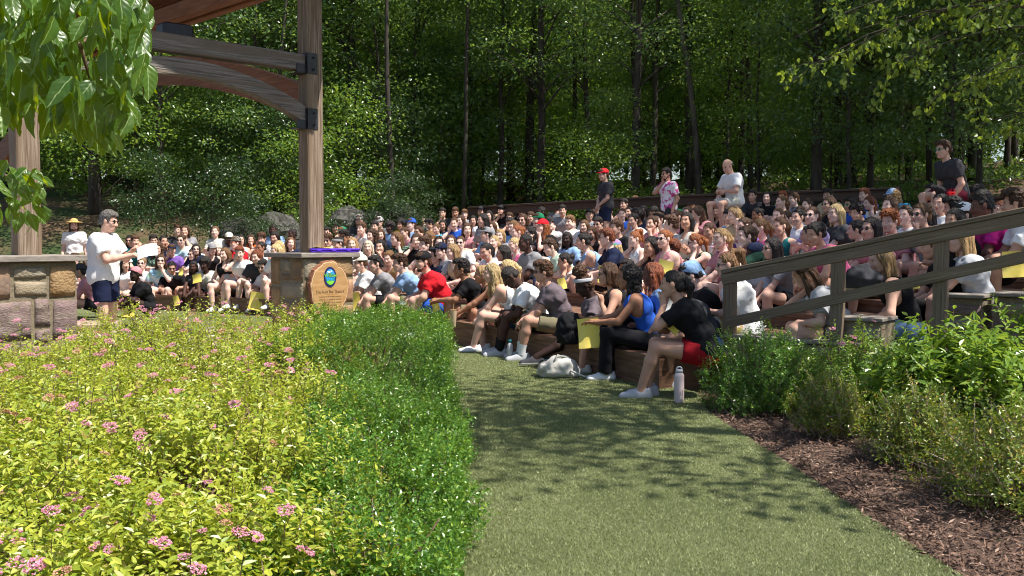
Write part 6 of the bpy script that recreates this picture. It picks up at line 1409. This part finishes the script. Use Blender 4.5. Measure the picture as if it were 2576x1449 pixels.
# left section front row
o, pr = hero(201, 682, 17.6, 200, 'person in pink raglan shirt and dark cap sitting sideways beside the wall', dict(sex='f', lean=30, yaw=-10, pitch=6, arms='hug', feet=(.40, .10), seed=65), skin=2, hair='pony', hc='k', shirt='long', sc_='rose', bot='shorts', bc='black', ex='cap:charcoal')
o, pr = hero(340, 690, 17.8, 215, 'person in black T-shirt and pink head scarf crouching with yellow paper', dict(sex='f', lean=28, yaw=20, pitch=4, arms='hug', feet=(.34, .12), drop=.2, seed=66), skin=6, hair='buzz', hc='k', shirt='tee', sc_='black', bot='shorts', bc='black', ex='scarf:rose')
# standing and perched at the back
o, pr = hero(1518, 440, 21.5, 200, 'man in grey T-shirt and red cap standing with folded hands at the back', dict(sex='m', stand=True, lean=3, yaw=0, pitch=8, arms='front', feet=(0, .12), seed=67), skin=1, hair='short', hc='b', shirt='baggy', sc_='charcoal', bot='long_shorts', bc='navy', ex='cap:red')
o, pr = hero(1676, 438, 20.5, 205, 'man in pink and white tie-dye shirt standing with hand on chin', dict(sex='m', stand=True, lean=3, yaw=0, pitch=4, arms={'L': 'side', 'R': 'chin'}, feet=(0, .12), seed=68), skin=2, hair='short', hc='k', shirt='baggy', sc_='pinkdye', bot='long_shorts', bc='charcoal', ex='sunglasses beard')
o, pr = hero(1830, 418, 18.4, 205, 'man in white T-shirt perched on the back rail looking at his wrist', dict(sex='m', lean=12, yaw=6, pitch=26, arms={'L': (.26, .02, .30, (0, .8, -.5), (.3, -.9, 0)), 'R': (.24, -.06, .26, (0, -.8, -.5), (.5, .7, .2))}, feet=(.40, .14), drop=.45, seed=69), skin=1, hair='bald', hc='b', shirt='baggy', sc_='white', bot='long_shorts', bc='offwhite')
o, pr = hero(2373, 376, 14.3, 192, 'boy in dark T-shirt and maroon shorts sitting high on the rail with mirrored glasses', dict(sex='m', lean=24, yaw=0, pitch=4, arms={'L': (.20, .16, .02, (-.6, .5, -.4), (.2, 0, -1)), 'R': (.24, -.14, .06, (-.6, -.5, -.4), (.2, 0, -1))}, feet=(.42, .10), drop=.42, seed=70), skin=1, hair='swept', hc='b', shirt='tee', sc_='charcoal', bot='long_shorts', bc='maroon', ex='sunglasses:green')

for d in HEADS:
    if d['sc_'] in ('charcoal', 'navy', 'black', 'grey') and d['v'] > 540 and rc.random() < .42: d['sc_'] = rc.choice(['white', 'white', 'lgrey', 'lblue', 'offwhite', 'rose'])
    i = rc.choice(FP if d['sex'] == 'f' else MP); pr = POSES[i]; hz = pr.b.hc[2]; b = fit_row(d['u'], d['v'], hz, 2 if d['u'] > 1290 and d['v'] > 590 else 1 if d['u'] > 880 else 0)
    if b is None: continue
    e, k, p, j, z = b; CROWD.append((d, i, k, p, j, float(z))); PLACED.append(p)
def add_crowd(d, i, k, p, z):
    pr = POSES[i]; to = FOCUS - p; yaw = math.atan2(to[1], to[0]) + rc.uniform(-.34, .34); hx_, hy_ = pr.b.hc[:2]
    # put the head, not the seat, on the sight line
    off = np.array([math.cos(yaw) * hx_ - math.sin(yaw) * hy_, math.sin(yaw) * hx_ + math.cos(yaw) * hy_]); q = p - off
    o = person((q[0], q[1], z), yaw, pr, d['skin'], d['hair'], d['hc'], d['shirt'], d['sc_'], 'shorts', rc.choice(['black', 'black', 'denim', 'navy', 'charcoal', 'khaki', 'grey']), d['ex'], None, rc.uniform(.92, 1.07), shoes='white' if k == 0 else None); return o
ROWS = {}
for d, i, k, p, j, z in CROWD:
    o = add_crowd(d, i, k, p, z); ROWS.setdefault(k, []).append((j, o, d))
# labels of the seated crowd: clothing, row and place counted from the handrail end
for k, L in ROWS.items():
    L.sort(key=lambda t: t[0])
    for i, (j, o, d) in enumerate(L):
        n = i + 1; od = '%d%s' % (n, 'th' if 10 <= n % 100 <= 20 else {1: 'st', 2: 'nd', 3: 'rd'}.get(n % 10, 'th'))
        o['label'] = 'person in %s, %s row, %s from right' % (clothing(d), ORD[k], od); o['group'] = 'audience on the curved steps'

# ------------------------------------------------------------------ things on the ground and the benches
M_bot = pm('pink_steel', (.62, .50, .50), (.70, .58, .58), 8, .4, .05, spec=.5); M_lid = pm('grey_lid', (.45, .47, .52), None, 8, .4)
def bottle(u, v, Y, h, r, lab, m, ml):
    q = P(u, v, Y); e = empty('water_bottle', (q[0], q[1], max(q[2], .012)), label=lab, cat='bottle')
    MB().lathe([(r * .92, 0), (r, .012), (r, h * .72), (r * .94, h * .78), (r * .72, h * .83), (r * .70, h * .84)], 24).build('flask', m, e, True); MB().lathe([(r * .74, h * .842), (r * .74, h * .90), (r * .6, h * .915)], 24).build('lid', ml, e, True); a = np.linspace(0, math.pi, 12); MB().tube(np.c_[r * .55 * np.cos(a), 0 * a, h * .91 + h * .085 * np.sin(a)], .006, 8).build('carry_loop', ml, e, True); return e
bottle(1708, 1017, 8.38, .31, .043, 'pale pink steel water bottle standing on the lawn edge', M_bot, M_lid)
q = P(1140, 838, 12.5); tb = empty('tumbler', (q[0], q[1], .30), label='beige straw tumbler standing on the front step', cat='tumbler')
MB().lathe([(.032, 0), (.036, .01), (.045, .20), (.046, .205)], 20).build('cup', cm('beige'), tb, True); MB().lathe([(.047, .206), (.047, .218), (.03, .222)], 20).build('lid', cm('tan'), tb, True); MB().tube([(0, 0, .2), (.01, 0, .30)], .004, 8).build('straw', cm('straw'), tb)
M_bag = pm('canvas_bag', (.42, .40, .36), (.58, .56, .51), 6, .8, .5, bscale=14)
def softbag(name, lab, u, v, Y, sx, sy, sz, m, rz, seed, strap=True):
    q = P(u, v, Y); h = .016; pr = [elli((0, 0, sz * .42), (sx, sy, sz * .55), .05), elli((sx * .4, 0, sz * .36), (sx * .6, sy * .9, sz * .45), .05), elli((-sx * .45, .02, sz * .33), (sx * .55, sy * .9, sz * .42), .05), cone((-sx * .2, 0, sz * .8), (sx * .2, 0, sz * .86), .03, .03, .05)]
    ax = [np.arange(-sx * 1.3, sx * 1.3, h), np.arange(-sy * 1.4, sy * 1.4, h), np.arange(-.04, sz * 1.3, h)]; F = field(pr, *ax); X, Y_, Z = ax[0][:, None, None], ax[1][None, :, None], ax[2][None, None, :]; F = F - .010 * wrinkle(X, Y_, Z, .75, seed) - .006 * wrinkle(X, Y_, Z, 1.6, seed); F = np.maximum(F, -Z); V, Q = nets(F, *ax); e = empty(name, (q[0], q[1], max(q[2], .012)), rz, label=lab, cat='bag'); link('bag_body', np_mesh('bag_body', V, Q, [m], True), e)
    if strap:
        MB().tube([(-sx * .3, -sy * .6, sz * .8), (-sx * .1, -sy * .5, sz * 1.15), (sx * .4, -sy * .3, sz * 1.0), (sx * .9, -sy * .2, sz * .5), (sx * 1.1, 0, sz * .1)], .012, 8).build('strap', m, e, True); MB().tube([(sx * .5, -sy, sz * .4), (sx * 1.2, -sy * 1.2, .02), (sx * 1.6, -sy * .6, .012)], .010, 8).build('strap', m, e, True)
    return e
softbag('canvas_bag', 'crumpled pale canvas backpack lying on the lawn before the front row', 1405, 948, 9.95, .20, .13, .20, M_bag, .1, 3)
softbag('backpack', 'black backpack on the lap of the person with headband', 1432, 865, 10.55, .13, .12, .34, cm('black'), .3, 5, False)
softbag('backpack', 'dark backpack beside the person in blue shorts behind the rails', 2170, 725, 8.75, .16, .10, .20, cm('charcoal'), .3, 6, False)
q = P(1283, 865, 11.4); wb = empty('water_bottle', (q[0], q[1], .012), label='clear bottle with teal cap between the shoes of the front row', cat='bottle'); MB().lathe([(.03, 0), (.033, .01), (.033, .17), (.02, .2)], 16).build('flask', cm('lgrey'), wb, True); MB().lathe([(.021, .201), (.021, .235)], 16).build('lid', cm('teal'), wb, True)
q = P(2393, 500, 14.0); ch = empty('folding_seat', (q[0], q[1], float(q[2])), label='red folded seat cushion hanging beside the boy on the rail', cat='seat cushion'); MB().box((-.05, -.02, -.34), (.05, .02, .10), bev=.012).build('cushion', cm('red'), ch); MB().tube([(-.04, -.03, .1), (0, -.03, .16), (.04, -.03, .1)], .006, 6).build('handle', cm('red'), ch)
